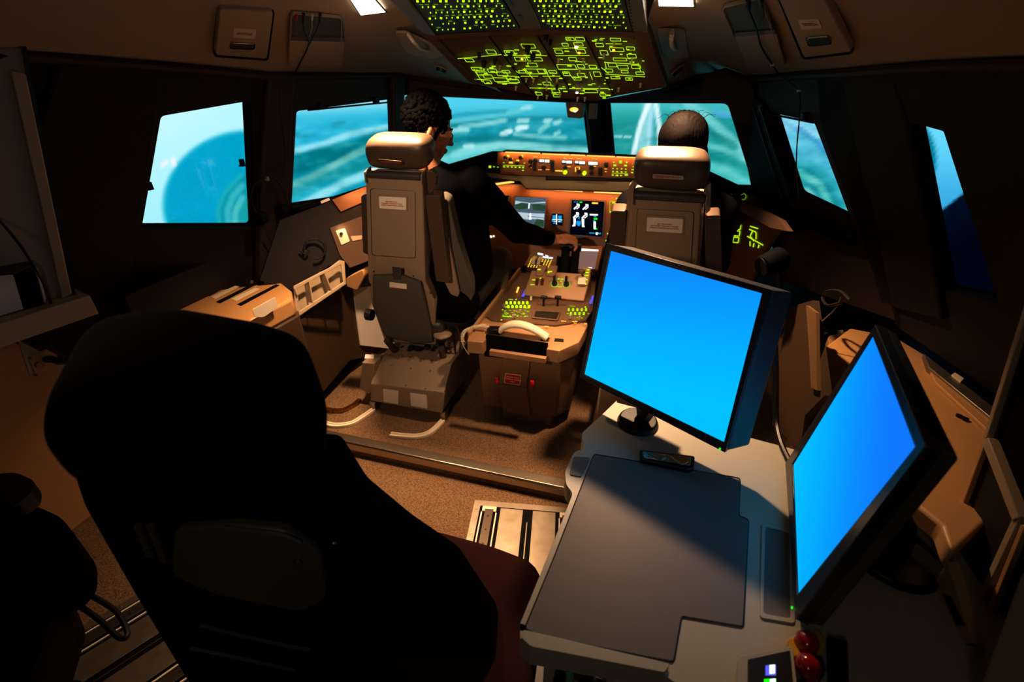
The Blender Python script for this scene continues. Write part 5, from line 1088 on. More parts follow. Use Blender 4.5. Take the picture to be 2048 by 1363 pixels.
# console body below, with an upright port panel facing the operator
body_ = [DP_.at(1090, 1275) + V((0, 0, 0)), DP_.at(1165, 925), V((.95, 1.10, DZ)), V((1.34, 1.06, DZ)), V((1.34, .26, DZ)), DP_.at(1480, 1410)]
bm = BM(); prism(bm, [V((p.x, p.y, DZ - .054)) for p in body_], V((0, 0, -(DZ - .054)))); fin('pedestal_body', bm, deskm, dk, bevel=.01)
fpn = DP_.at(1090, 1275); fpe = DP_.at(1480, 1410); fl = P3(V((fpn.x, fpn.y, .7)), V((fpe.x, fpe.y, .7)), V((fpn.x, fpn.y, .3)))
def port(x, y, where):
    t = thing('cable_plug', fl.at(x, y), where, 'plug', 'black plugs under the desk edge'); p = fl.at(x, y, .001)
    R = Matrix(((fpe - fpn).normalized(), V((0, 0, 1)), fl.nrm())).transposed()
    R = Matrix((V((fpe - fpn)).normalized() * V((1, 1, 0)), fl.nrm(), V((0, 0, 1)))).transposed()
    b = BM(); box(b, p, (.040, .006, .030), R); fin('socket_plate', b, metal, t, bevel=.002); b = BM(); cyl(b, p, p + fl.nrm() * .016, .010, n=12); fin('socket_ring', b, mat('teal_ring%d' % x, (90, 170, 140), .4) if x < 1150 else metald, t)
    b = BM(); box(b, p + fl.nrm() * .022 + V((-.016, 0, -.004)), (.024, .034, .026), R); fin('plug_body', b, blackp, t, bevel=.003)
port(1140, 1346, 'black plug with a green ring, first under the front edge of the desk'); port(1190, 1358, 'black plug on a bare metal socket, second under the front edge of the desk')
# paper clip lying on the desk
CLP = PZ(DZ + .018); ck = thing('bulldog_clip', DP_.at(1335, 915), 'chrome and black paper clip lying on the desk below the upright monitor', 'clip')
plate('clip_body', blackp, CLP, R2([(1279, 898), (1390, 911), (1389, 934), (1378, 938), (1282, 918)], 4), .018, ck, bevel=.003)
plate('chrome_plate', metal, CLP, R2([(1284, 901), (1384, 914), (1380, 930), (1288, 914)], 3), .002, ck, off=.003, bevel=.001)
b = BM(); tube(b, [CLP.at(1296, 907, .008), CLP.at(1322, 918, .012), CLP.at(1330, 911, .012), CLP.at(1310, 906, .008)], .0022); tube(b, [CLP.at(1342, 914, .008), CLP.at(1362, 928, .012), CLP.at(1376, 922, .010)], .0022); fin('clip_wire', b, metal, ck)
# ---- monitors
def monitor(q, outer, t0, back, where, grp, led_px, shift):
    r = [ray(x, y) for x, y in q]
    A = Matrix((r[1], -r[2], r[3])).transposed(); tt = A.inverted() @ r[0]; ts = [1, tt[0], tt[1], tt[2]]; P = [CAM + ri * (ti * t0) for ri, ti in zip(r, ts)]
    pl = P3(P[0], P[1], P[2]); n = pl.nrm(); cen = sum(P, V()) / 4
    t = thing('monitor', cen - n * .05, where, 'monitor', grp)
    o = pxs(pl, outer, .004); oc = sum(o, V()) / 4
    bm = BM(); prism(bm, o, -n * .022, [pxs(pl, q, .004)]); fin('bezel', bm, bezel, t, bevel=.002)
    bm = BM(); A_ = [bm.verts.new(p) for p in [x - n * .018 for x in o]]; B_ = [bm.verts.new(oc + (x - oc) * .97 - n * back + (o[1] - o[0]).normalized() * shift + (o[0] - o[3]).normalized() * shift * .45) for x in o]; bm.faces.new(A_); bm.faces.new(B_[::-1])
    for i in range(4): bm.faces.new((A_[i], A_[(i + 1) % 4], B_[(i + 1) % 4], B_[i]))
    cs = fin('casing', bm, casem, t, bevel=.006, seg=3)
    bm = BM(); f = bm.faces.new([bm.verts.new(p) for p in P]); uv = bm.loops.layers.uv.new('UVMap')
    for l, c in zip(f.loops, ((0, 1), (1, 1), (1, 0), (0, 0))): l[uv].uv = c
    me = bpy.data.meshes.new('screen'); 
    for v in bm.verts: v.co -= t.location
    bm.to_mesh(me); bm.free(); so = bpy.data.objects.new('screen', me); COL.objects.link(so); so.parent = t; me.materials.append(MT[grp])
    b = BM(); p = pl.at(*led_px, .005); cyl(b, p, p + n * .002, .0028 if t0 > 1 else .0024, n=12); fin('power_led', b, led, t)
    vent = BM(); T0, T1 = o[0].lerp(o[1], .55) - n * (back * .5), o[0].lerp(o[1], .92) - n * (back * .5); up_ = (o[0] - o[3]).normalized()
    for k in range(16):
        c_ = T0.lerp(T1, k / 15); box(vent, c_ + up_ * .0, (.0022, .02, .006), Matrix(((o[1] - o[0]).normalized(), n, up_)).transposed())
    fin('vent_slots', vent, blackm, t)
    return t, P, pl, n, o
emi_grad('screen_a', [(0, (4, 204, 255)), (.5, (8, 176, 255)), (1, (24, 138, 255))], (-.22, .95, 0), 1.0)
emi_grad('screen_b', [(0, (6, 206, 255)), (.45, (8, 180, 255)), (.75, (16, 150, 255)), (1, (26, 130, 255))], (.35, .75, 0), 1.0)
m1, P1, pl1, n1, o1 = monitor([(1221, 501), (1524, 586), (1448, 884), (1168, 748)], [(1213, 485), (1542, 579), (1450, 905), (1158, 754)], 1.36, .075, 'large blue-screened monitor standing upright on a round black base on the desk', 'screen_a', (1440, 897), .045)
m1['group'] = 'blue screen monitors'
m2, P2, pl2, n2, o2 = monitor([(1744, 668), (1830, 893), (1593, 1191), (1584, 927)], [(1750, 648), (1852, 890), (1590, 1238), (1570, 926)], .985, .045, 'blue-screened monitor at the right edge of the desk, seen at a steep angle', 'screen_b', (1585, 1215), 0)
m2['group'] = 'blue screen monitors'
b = BM(); bp_ = DP_.at(1275, 846); cyl(b, bp_ + V((0, 0, .0)), bp_ + V((0, 0, .018)), .062, .055, n=32); fin('stand_base', b, blackp, m1, bevel=.004)
b = BM(); c_ = sum(P1, V()) / 4 - n1 * .075; tube(b, [bp_ + V((.01, .0, .01)), bp_ + V((.02, .01, .10)), c_ + V((0, 0, -.05))], .022, smooth=4, prof=[(-.03, -.012), (.03, -.012), (.03, .012), (-.03, .012)]); fin('stand_neck', b, blackp, m1)
b = BM(); c_ = sum(P2, V()) / 4 - n2 * .055; q_ = V((c_.x + .12, c_.y, DZ)); tube(b, [q_, q_ + V((-.02, 0, .12)), c_], .022, smooth=4, prof=[(-.03, -.012), (.03, -.012), (.03, .012), (-.03, .012)]); fin('stand_neck', b, blackp, m2)
b = BM(); cyl(b, q_, q_ + V((0, 0, .018)), .09, .085, n=32); fin('stand_base', b, blackp, m2, bevel=.004)
b = BM(); tube(b, [PY(1.30).at(1548, 640), PY(1.28).at(1552, 740), PY(1.24).at(1552, 830), PY(1.16).at(1560, 880), DP_.at(1580, 925, .01)], .008, n=8); fin('monitor_cable', b, blackp, label='thick black cable running down behind the desk between the two monitors', cat='cable')
# ---- guarded push buttons and the little status display at the near right corner
BP = PZ(DZ + .012)
sd = thing('status_display', DP_.at(1530, 1340), 'small control box with lit blue and green readouts on the desk corner', 'display')
plate('case', deskm, BP, R2([(1478, 1312), (1585, 1290), (1600, 1420), (1470, 1420)], 5), .012, sd, off=.01, bevel=.003); plate('face', blackp, BP, [(1496, 1318), (1580, 1300), (1590, 1410), (1496, 1410)], .003, sd, off=.0125)
for q, m_, nm in (([(1531, 1330), (1552, 1328), (1552, 1350), (1531, 1350)], violet, 'blue_readout'), ([(1539, 1329), (1550, 1328), (1550, 1346), (1539, 1347)], whit, 'white_readout'), ([(1528, 1357), (1552, 1356), (1552, 1372), (1528, 1373)], led, 'green_readout'), ([(1540, 1357), (1551, 1356), (1551, 1372), (1540, 1373)], whit, 'white_readout')):
    b = BM(); quad(b, BP, q, .014 if m_ is not whit else .0145); fin(nm, b, m_, sd, smooth=False)
for k, (x, y, w_) in enumerate(((1610, 1290, 'red domed push button with a yellow guard on the desk corner'), (1612, 1338, 'red domed push button in a plain black guard on the desk corner'))):
    t = thing('push_button', DP_.at(x, y), w_, 'button', 'red domed push buttons'); p = BP.at(x, y, .0)
    ym = mat('guard_yellow', (205, 150, 10), .4) if k == 0 else blackp
    plate('guard', ym, BP, R2([(x - 34, y - 14), (x + 28, y - 30), (x + 42, y - 2), (x + 34, y + 18), (x - 26, y + 22)], 6), .018, t, off=.006, bevel=.003)
    b = BM(); cyl(b, p, p + V((0, 0, .016)), .021, .019, n=20); ell(b, p + V((0, 0, .016)), (.0185, .0185, .014)); fin('red_dome', b, mat('dome_red%d' % k, (150, 16, 18), .15, coat=1), t)
plate('socket_strip', blackp, BP, R2([(1655, 1272), (1695, 1280), (1700, 1400), (1660, 1400)], 4), .008, dk, off=.006, bevel=.002)
# ================================================================== OBSERVER CHAIRS
oc = thing('observer_chair', (.0, .42, 0), 'black high-backed observer chair filling the lower left foreground, seen from behind', 'chair')
hp_ = P3(PY(.30).at(100, 700), PY(.42).at(640, 720), PY(.24).at(400, 960))
PLH = hp_
bm = BM(); out = R2([(178, 640), (330, 612), (520, 646), (608, 676), (656, 806), (652, 900), (636, 985), (560, 1010), (300, 1000), (150, 965), (84, 880), (92, 800)], 60, 6)
cx_, cy2 = 370, 810
L_ = [(out, -.11, 1), (out, -.03, 1), (out, -.01, .985), (out, .006, .93), (out, .014, .80), (out, .017, .45)]
rings = [[bm.verts.new(PLH.at(cx_ + (x - cx_) * k, cy2 + (y - cy2) * k, d_)) for x, y in o_] for o_, d_, k in L_]
for a, b2 in zip(rings, rings[1:]):
    for i in range(len(a)): bm.faces.new((a[i], a[(i + 1) % len(a)], b2[(i + 1) % len(a)], b2[i]))
bm.faces.new(rings[0][::-1]); bm.faces.new(rings[-1]); fin('headrest', bm, chairm, oc, ang=60)
BPL = P3(PY(.33).at(200, 1000), PY(.42).at(650, 1000), PY(.36).at(400, 1300))
plate('backrest', chairm, BPL, R2([(150, 950), (300, 930), (640, 960), (700, 1045), (800, 1120), (905, 1185), (990, 1300), (1010, 1500), (520, 1560), (400, 1400), (270, 1185), (170, 1010)], 14), .10, oc, off=-.01, bevel=.02, seg=3)
plate('back_plate', chairplate, BPL, R2([(345, 1060), (470, 1050), (570, 1062), (640, 1110), (655, 1200), (600, 1225), (430, 1190), (340, 1150)], 18), .02, oc, off=.012, bevel=.006, seg=3)
b = BM(); p = BPL.at(596, 1123, .014); cyl(b, p, p + BPL.nrm() * .004, .007, n=14); fin('screw', b, metal, oc)
for l, r in (([(450, 1055), (560, 1068), (600, 1085)], .004),):
    b = BM(); tube(b, [BPL.at(x, y, .014) for x, y in l], r); fin('modelled_highlight', b, metald, oc)  # bright rod stands in for a highlight along the plate's top edge
for l in ([(400, 1250), (500, 1275), (620, 1300)], [(380, 1295), (500, 1320), (590, 1340)]):
    b = BM(); tube(b, [BPL.at(x, y, .02) for x, y in l], .009); fin('cross_bar', b, blackp, oc)
for l in ([(275, 1050), (300, 1110)], [(300, 1050), (330, 1120)]):
    b = BM(); tube(b, [BPL.at(x, y, .012) for x, y in l], .006); fin('lumbar_lever', b, chairplate, oc)
b = BM(); p = BPL.at(668, 1086, .01); ell(b, p, (.005, .005, .006)); fin('rivet', b, metal, oc)
SC = PZ(.52); sp_ = R2([(735, 1050), (860, 1052), (985, 1085), (1070, 1118), (1092, 1170), (1075, 1300), (1060, 1420), (860, 1500), (760, 1250), (700, 1120)], 30)
plate('seat_cushion', maroon, SC, sp_, .10, oc, bevel=.03, seg=4)
bb_ = BM(); c0 = V((.20, .62, 0)); cyl(bb_, c0 + V((0, 0, .02)), c0 + V((0, 0, .44)), .05, n=16); box(bb_, c0 + V((0, 0, .02)), (.36, .36, .04)); fin('column', bb_, blackp, oc, bevel=.004)
# second chair, cut by the left edge of the frame
c2_ = thing('observer_chair', (-1.2, .2, 0), 'second dark observer chair at the far left edge with a looped black lever', 'chair')
A2 = PZ(.70)
plate('armrest', blackp, A2, R2([(-60, 950), (30, 942), (68, 958), (66, 985), (30, 1012), (-60, 1030)], 10), .05, c2_, bevel=.015, seg=3)
bm = BM(); S2 = PZ(.50); ct = S2.at(30, 1075); 
plate('side_cushion', chairm, PZ(.60), R2([(-80, 1010), (60, 1004), (120, 1030), (152, 1070), (150, 1120), (110, 1160), (-80, 1180)], 16), .14, c2_, bevel=.03, seg=4)
plate('seat_base', blackm, PZ(.50), R2([(-120, 1130), (100, 1150), (118, 1200), (90, 1280), (60, 1363), (-120, 1420)], 12), .16, c2_, bevel=.02)
b = BM(); LP2 = PZ(.42); tube(b, [LP2.at(x, y) for x, y in [(112, 1165), (140, 1158), (165, 1180), (200, 1200), (235, 1225), (255, 1265), (240, 1275), (200, 1240), (165, 1215), (130, 1200), (100, 1215)]], .007); fin('release_lever', b, blackp, c2_)
plate('buckle', metal, PZ(.56), R2([(8, 1171), (52, 1175), (54, 1190), (12, 1188)], 3), .008, c2_, bevel=.002)
b = BM(); c0 = A2.at(-40, 1250); cyl(b, V((c0.x, c0.y, .02)), V((c0.x, c0.y, .36)), .05); fin('column', b, blackp, c2_)
# ---- floor rail frames
def rail_frame(corner, lat, bk, w_, l_, where):
    corner, lat, bk = V(corner), V(lat).normalized(), V(bk).normalized(); t = thing('floor_rail_frame', corner, where, 'rail', 'recessed floor rail frames')
    def q(a, b_, z=0): return corner + lat * a + bk * b_ + V((0, 0, z))
    bm = BM(); prism(bm, [q(0, 0, .004), q(w_, 0, .004), q(w_, l_, .004), q(0, l_, .004)], V((0, 0, -.003)), [[q(.03, .03, .004), q(w_ - .03, .03, .004), q(w_ - .03, l_ - .03, .004), q(.03, l_ - .03, .004)]]); fin('border', bm, metald, t)
    bm = BM(); prism(bm, [q(.03, .03, .0008), q(w_ - .03, .03, .0008), q(w_ - .03, l_ - .03, .0008), q(.03, l_ - .03, .0008)], V((0, 0, -.0005))); fin('well_floor', bm, blackm, t)
    for k in range(int(l_ / .13)):
        for a in (.015, w_ - .015):
            b = BM(); cyl(b, q(a, .05 + k * .13, .004), q(a, .05 + k * .13, .0055), .004, n=8); fin('screw', b, metal, t)
    for a in (.075, w_ - .075):
        b = BM(); prism(b, [q(a - .02, .05, .012), q(a + .02, .05, .012), q(a + .02, l_ - .04, .012), q(a - .02, l_ - .04, .012)], V((0, 0, -.011))); r = fin('rail', b, railm, t, bevel=.002)
        b = BM(); 
        for k in range(int(l_ / .07)): cyl(b, q(a, .09 + k * .07, .0121), q(a, .09 + k * .07, .0128), .005, n=8)
        fin('bolt_holes', b, blackp, r)
        b = BM(); prism(b, [q(a - .032, .034, .010), q(a + .032, .034, .010), q(a + .032, .062, .010), q(a - .032, .062, .010)], V((0, 0, -.008))); fin('end_block', b, cream, t, bevel=.001)
        for s in (-1, 1):
            b = BM(); prism(b, [q(a + s * .030, .065, .008), q(a + s * .036, .065, .008), q(a + s * .036, l_ - .04, .008), q(a + s * .030, l_ - .04, .008)], V((0, 0, -.006))); fin('guide_strip', b, cream, t)
    m_ = w_ / 2
    for a0, a1 in ((.125, m_ - .022), (m_ + .022, w_ - .125)):
        b = BM(); prism(b, [q(a0, .036, .007), q(a1, .036, .007), q(a1, l_ - .036, .007), q(a0, l_ - .036, .007)], V((0, 0, -.005))); fin('cover_plate', b, metald, t, bevel=.001)
    b = BM(); prism(b, [q(m_ - .002, .10, .004), q(m_ + .002, .10, .004), q(m_ + .002, l_ - .1, .004), q(m_ - .002, l_ - .1, .004)], V((0, 0, -.002))); fin('lead_screw', b, metal, t)
rail_frame(PZ(0).at(950, 1000), (.986, .165, 0), (.165, -.986, 0), .50, .80, 'recessed floor frame with bolted rails and metal cover plates between the black chair and the desk')
rail_frame(PZ(0).at(742, 990), (-.985, .17, 0), (-.26, -.966, 0), .46, .50, 'recessed floor frame whose corner shows just right of the black headrest')
rail_frame(PZ(0).at(279, 1186) + V((.047, .088, 0)) * 1.2, (.88, -.47, 0), (-.47, -.88, 0), .50, .80, 'recessed floor frame with rails at the bottom left corner under the black chair')
# ================================================================== LEFT SIDE
# shelf unit: column, shelf board, back panel
sh = thing('shelf_unit', (-1.7, .9, 0), 'beige shelf unit with a square column at the left edge', 'shelf')
SZ = PZ(1.02)
bm = BM(); prism(bm, [SZ.at(180, 590), SZ.at(-300, 735), SZ.at(-300, 600), SZ.at(150, 575)], V((0, 0, -.005))); 
bm.free(); bm = BM(); a0, a1 = SZ.at(180, 590), SZ.at(-250, 726); prism(bm, [a0, a1, V((-2.0, a1.y, 1.02)), V((-2.0, a0.y + .06, 1.02)), SZ.at(150, 577)], V((0, 0, -.075))); fin('shelf_board', bm, beige2, sh, bevel=.003)
CPL = Pl(SZ.at(120, 596), V((a1 - a0).y * 1.0 and (1, -.3, 0)))
CPL = P3(SZ.at(122, 597), SZ.at(144, 592), SZ.at(122, 597) + V((0, 0, .5)))
plate('column', beige2, CPL, [(20, 140), (52, 148), (144, 588), (124, 598)], .10, sh, bevel=.004); plate('column_face', beige, CPL, [(-60, -10), (10, -10), (45, 110), (52, 150), (20, 148), (122, 594), (-60, 640)], .05, sh, off=-.03)
plate('column_strip', blackp, CPL, [(26, -10), (36, -10), (62, 150), (152, 590), (146, 592), (52, 148)], .02, sh, off=-.01)
plate('lower_panel', beige2, PX(-1.755), [(30, 660), (165, 640), (150, 735), (60, 750)], .012, sh)
bx = thing('binder_box', SZ.at(60, 615), 'black and white binder box lying on the beige shelf', 'box')
BXP = P3(SZ.at(-100, 665), SZ.at(92, 608), SZ.at(92, 608) + V((0, 0, .3)))
plate('white_side', white, BXP, [(-120, 560), (26, 545), (48, 618), (-120, 668)], .10, bx, bevel=.003); plate('black_spine', blackm, BXP, [(26, 545), (66, 528), (91, 608), (48, 620)], .10, bx, off=.001, bevel=.003); plate('top_cover', blackp, PZ(BXP.at(66, 528).z + .001), [(-40, 500), (10, 508), (68, 516), (66, 529), (26, 546), (-120, 560)], .004, bx)
plate('white_edge', white, BXP, [(70, 530), (76, 538), (92, 596), (90, 606)], .01, bx, off=.012)
# connector plate on the lower wall
WL = PX(-1.755)
cpn = thing('wall_plate', WL.at(80, 730), 'triangular beige connector plate on the left lower wall under the shelf', 'plate')
plate('plate', tanbox, WL, [(57, 713), (112, 690), (118, 735), (72, 752)], .006, cpn, off=.006, bevel=.001)
b = BM(); p = WL.at(76, 729, .006); cyl(b, p, p + V((.012, 0, 0)), .012, n=12); fin('socket', b, metald, cpn)
for x, y in ((60, 716), (71, 750)):
    b = BM(); p = WL.at(x, y, .006); cyl(b, p, p + V((.003, 0, 0)), .005, n=8); fin('screw', b, railm, cpn)
cable('shelf_cable', [SZ.at(-10, 430, .3), SZ.at(40, 490, .25), SZ.at(84, 560, .15), SZ.at(100, 600, .02), PX(-1.60).at(110, 650), PX(-1.60).at(118, 690), PX(-1.62).at(126, 720)], .004, blackp, 'thin black cable draped over the front of the beige shelf')
cable('loop_cable', [PX(-1.62).at(100, 655), PX(-1.60).at(94, 668), PX(-1.60).at(104, 690), PX(-1.60).at(125, 708), PX(-1.6).at(150, 712)], .009, blackp, 'thick black looped cable under the beige shelf')
cable('plug_cable', [PX(-1.735).at(92, 718), PX(-1.70).at(104, 718), PX(-1.66).at(118, 722), PX(-1.62).at(150, 716)], .014, blackp, 'black plug pushed into the wall plate under the shelf', 'plug')
# left side console: vented beige box
sc_ = thing('side_console', (-1.4, 1.5, .08), 'orange-lit beige side console with slotted lid on the left, below the window', 'console')
CT = PZ(.80)
bm = BM(); A_ = [CT.at(277, 600), CT.at(560, 562), CT.at(583, 580), CT.at(585, 596), CT.at(500, 640), CT.at(280, 640)]
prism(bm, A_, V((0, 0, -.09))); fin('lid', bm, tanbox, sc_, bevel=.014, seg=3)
for q in ([(374, 581), (404, 568), (411, 569), (381, 584)], [(409, 589), (470, 559), (478, 560), (418, 592)], [(432, 603), (510, 564), (517, 566), (440, 606)], [(474, 608), (552, 568), (559, 570), (482, 611)]):
    plate('slot', blackm, CT, q, .002, sc_, off=.0015)
for q in ([(422, 593), (470, 571), (478, 572), (430, 597)], [(463, 597), (510, 575), (519, 577), (472, 601)]): plate('bright_slot', cream, CT, q, .002, sc_, off=.0015)
FP = P3(CT.at(500, 642), CT.at(585, 598), CT.at(500, 642) + V((0, 0, -.2)))
plate('front_label', cream, FP, R2([(504, 619), (551, 593), (556, 614), (528, 634), (510, 634)], 3), .002, sc_, off=.016, bevel=.001)
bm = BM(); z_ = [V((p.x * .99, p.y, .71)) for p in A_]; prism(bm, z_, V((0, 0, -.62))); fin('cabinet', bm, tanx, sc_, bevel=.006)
plate('edge_strip', metal, P3(CT.at(273, 590), CT.at(500, 533), CT.at(273, 590) + V((-.1, 0, .04))), [(270, 590), (495, 532), (510, 534), (520, 538), (280, 598)], .02, sc_, off=.02, bevel=.002)
plate('rear_shelf', tanbox, CT, [(430, 560), (520, 535), (580, 540), (575, 560), (545, 562)], .02, sc_, off=-.01)
# map bins
mb_ = thing('map_bin', (-1.2, 1.9, .5), 'beige open map bin with two dividers beside the left seat', 'bin')
MB_ = P3(PX(-1.13).at(590, 600), PX(-1.02).at(692, 560), PX(-1.13).at(590, 660))
out = [(588, 572), (640, 545), (660, 535), (680, 520), (689, 522), (692, 568), (660, 590), (595, 634), (590, 610)]
plate('front_frame', beige2, MB_, out, .008, mb_, holes=[[(594, 577), (642, 550), (662, 540), (682, 528), (687, 564), (657, 584), (600, 622)]], bevel=.002)
plate('back_panel', beige2, MB_, out, .006, mb_, off=-.05); 
for a, c in (((618, 563), (625, 606)), ((648, 545), (663, 582))):
    b = BM(); p, q = MB_.at(*a), MB_.at(*c); prism(b, [p, q, q - MB_.nrm() * .05, p - MB_.nrm() * .05], V((.004, .004, 0))); fin('divider', b, beige2, mb_)
b = BM(); cyl(b, MB_.at(589, 575, .006), MB_.at(594, 588, .006), .006); fin('hinge', b, beige2, mb_)
LW = PX(-1.16)
lw = thing('kick_board', (-1.2, 2.0, .08), 'pale beige lower side board on the left behind the seat base', 'panel')
plate('panel', tanx, LW, [(590, 650), (650, 600), (700, 562), (760, 545), (790, 700), (700, 720), (640, 790), (600, 780)], .02, lw)
plate('white_panel', white, P3(LW.at(708, 570), PX(-1.1).at(770, 560), LW.at(720, 690)), [(706, 572), (775, 545), (790, 698), (722, 690)], .01, lw, off=.012)
# forward left sidewall: dark console with tiller wheel, lamp plate, label
sw_ = thing('sidewall_console', (-1.2, 2.4, .7), 'dark brown left sidewall console with a lamp plate and tiller wheel', 'console')
W1 = P3(PX(-1.22).at(600, 520), PX(-1.0).at(730, 470), PX(-1.25).at(585, 430))
plate('slope', paddark, W1, [(560, 440), (640, 410), (735, 375), (760, 480), (735, 520), (660, 530), (585, 580), (520, 560)], .03, sw_)
plate('lit_face', panelm, W1, [(664, 399), (733, 372), (735, 400), (682, 423)], .004, sw_, off=.012); plate('label', white, W1, [(641, 402), (658, 395), (660, 400), (643, 407)], .002, sw_, off=.006)
plate('panel', overm, W1, [(660, 455), (730, 430), (740, 520), (700, 535), (680, 510)], .004, sw_, off=.010)
plate('lamp_plate', cream, W1, R2([(671, 461), (690, 456), (700, 482), (683, 490)], 2), .003, sw_, off=.014, bevel=.001); plate('lamp_plate', beige2, W1, R2([(701, 472), (724, 470), (724, 478), (705, 482)], 2), .003, sw_, off=.014)
b = BM(); p = W1.at(682, 467, .016); cyl(b, p, p + W1.nrm() * .01, .008, n=12); fin('switch', b, blackp, sw_)
b = BM(); c_ = W1.at(630, 497, .03); x, y = basis(W1.nrm()); P_ = [c_ + x * math.cos(k * math.pi / 10) * .05 + y * math.sin(k * math.pi / 10) * .05 for k in range(17)]; tube(b, P_, .006); fin('tiller_wheel', b, blackp, sw_)
b = BM(); tube(b, [W1.at(600, 500, .02), W1.at(612, 508, .025), W1.at(618, 500, .03)], .005); fin('tiller_arm', b, paddark, sw_)
for k in range(5):
    b = BM(); p = P_[k * 3] ; cyl(b, p, p + W1.nrm() * .004, .005, n=8); fin('marker_dot', b, metal, sw_)
# headset hung on the post
hs_ = thing('headset', FL2.at(540, 400), 'black headset with a thin headband hanging on the left window post', 'headset')
hpz = Pl(FL2.at(540, 400, .06), FL2.n)
b = BM(); P_ = [hpz.at(x, y) for x, y in [(513, 425), (503, 400), (508, 372), (524, 358), (540, 354), (556, 362), (568, 382), (574, 405)]]; tube(b, P_, .004); fin('headband', b, blackp, hs_)
b = BM(); box(b, hpz.at(534, 357, .002), (.02, .01, .02)); fin('headband_pad', b, beige2, hs_, bevel=.003)
for x, y in ((521, 436), (565, 420)):
    b = BM(); p = hpz.at(x, y); cyl(b, p - V((.0, .02, 0)), p + V((.0, .03, 0)), .034, .028, n=16); fin('ear_cup', b, blackm, hs_, bevel=.006)
b = BM(); tube(b, [hpz.at(521, 440), hpz.at(534, 470), hpz.at(550, 500), hpz.at(548, 520), hpz.at(535, 522)], .003); fin('boom_cable', b, blackp, hs_)
for i, (x, y, pl) in enumerate(((299, 372, FL3), (484, 325, FL3))):
    b = BM(); box(b, pl.at(x, y, -.02), (.012, .02, .03)); box(b, pl.at(x, y + 6, -.02), (.02, .02, .006)); fin('window_latch', b, blackp, label=('small black latch on the aft edge of the left side window' if i == 0 else 'small black latch on the forward edge of the left side window'), cat='latch', group='window latches')
# ================================================================== RIGHT SIDE
rc_ = thing('side_console', (1.35, 1.4, .08), 'tan right side console top with metal edge strip, partly in the monitor shadow', 'console')
RZ = PZ(.90)
bm = BM(); prism(bm, pxs(RZ, [(1790, 672), (1850, 708), (2003, 832), (2100, 930), (1905, 1105), (1885, 1050), (1700, 900), (1640, 700), (1700, 655)]), V((0, 0, -.05))); fin('top', bm, tanbox, rc_, bevel=.008)  # outline cut back where the monitor's shadow would darken the top
plate('edge_strip', metald, RZ, [(1848, 706), (2004, 826), (1992, 842), (1858, 734)], .02, rc_, off=.018, bevel=.002)
plate('inner_strip', tanbox, RZ, [(1860, 740), (1992, 848), (1984, 866), (1872, 764)], .01, rc_, off=.010, bevel=.002)
b = BM()
for x, y in ((1918, 832), (1930, 838)):
    p = RZ.at(x, y, .002); cyl(b, p, p + V((0, 0, .004)), .008, n=10)
fin('fasteners', b, blackp, rc_)
plate('catch', cream, RZ, [(1910, 744), (1928, 756), (1922, 762), (1904, 748)], .01, rc_, off=.024)
bm = BM(); prism(bm, [V((1.25, .3, .84)), V((1.84, .3, .84)), V((1.7, 1.7, .84)), V((1.2, 1.7, .84))], V((0, 0, -.76))); fin('cabinet', bm, paddark, rc_)
st = thing('storage_box', (1.1, 1.8, .5), 'tan storage box with a recessed handle behind the steep monitor', 'box')
SB = PZ(.78)
bm = BM(); prism(bm, pxs(SB, R2([(1655, 672), (1700, 660), (1760, 668), (1780, 720), (1700, 800), (1672, 760)], 6)), V((0, 0, -.14))); fin('lid', bm, tanbox, st, bevel=.01, seg=3)
plate('handle_recess', blackm, SB, R2([(1688, 694), (1712, 698), (1712, 710), (1692, 706)], 3), .002, st, off=.0015)
plate('label', cream, SB, [(1674, 660), (1686, 659), (1688, 672), (1677, 673)], .002, st, off=.002)
bm = BM(); prism(bm, pxs(SB, [(1657, 690), (1672, 764), (1700, 805), (1790, 725)], -.15), V((0, 0, -.55))); fin('cabinet', bm, tand, st)
sp2 = thing('kick_board', (1.0, 2.0, .08), 'pale right lower side board seen between the two monitors', 'panel')
RP = PX(1.02)
plate('panel', tanx, RP, [(1560, 620), (1625, 600), (1650, 790), (1610, 830), (1600, 900), (1545, 850)], .02, sp2); plate('edge', tand, RP, [(1612, 610), (1632, 625), (1634, 780), (1622, 775), (1618, 700)], .01, sp2, off=.01)
# flashlight / hand microphone cluster
fl_ = thing('spot_lamp', PX(.98).at(1545, 525), 'black round spot lamp on a bent arm behind the upright monitor', 'lamp')
b = BM(); LPp = PY(1.75); p = LPp.at(1545, 526); cyl(b, p + V((-.035, -.02, -.01)), p + V((.03, .03, .01)), .038, .045, n=24); fin('lamp_head', b, blackm, fl_, bevel=.004)
b = BM(); cyl(b, p + V((-.037, -.021, -.011)), p + V((-.034, -.02, -.01)), .034, n=24); fin('lens', b, blackp, fl_)
b = BM(); tube(b, [p + V((.02, .02, 0)), LPp.at(1558, 560), LPp.at(1560, 590), LPp.at(1555, 640)], .010); fin('bent_arm', b, blackp, fl_)
mc_ = thing('hand_microphone', PY(1.6).at(1625, 665), 'small black hand microphone with a curled wire clipped beside the right console', 'microphone')
MP = PY(1.6); b = BM(); cyl(b, MP.at(1622, 672), MP.at(1650, 656), .012, .017); fin('body', b, blackp, mc_, bevel=.003); b = BM(); ell(b, MP.at(1608, 666), (.014, .012, .010)); fin('metal_tip', b, metald, mc_)
b = BM(); tube(b, [MP.at(1612, 668), MP.at(1640, 645), MP.at(1668, 620), MP.at(1682, 594)], .0022); tube(b, [MP.at(1608, 675), MP.at(1602, 700), MP.at(1596, 714)], .003); fin('wire', b, metald, mc_)
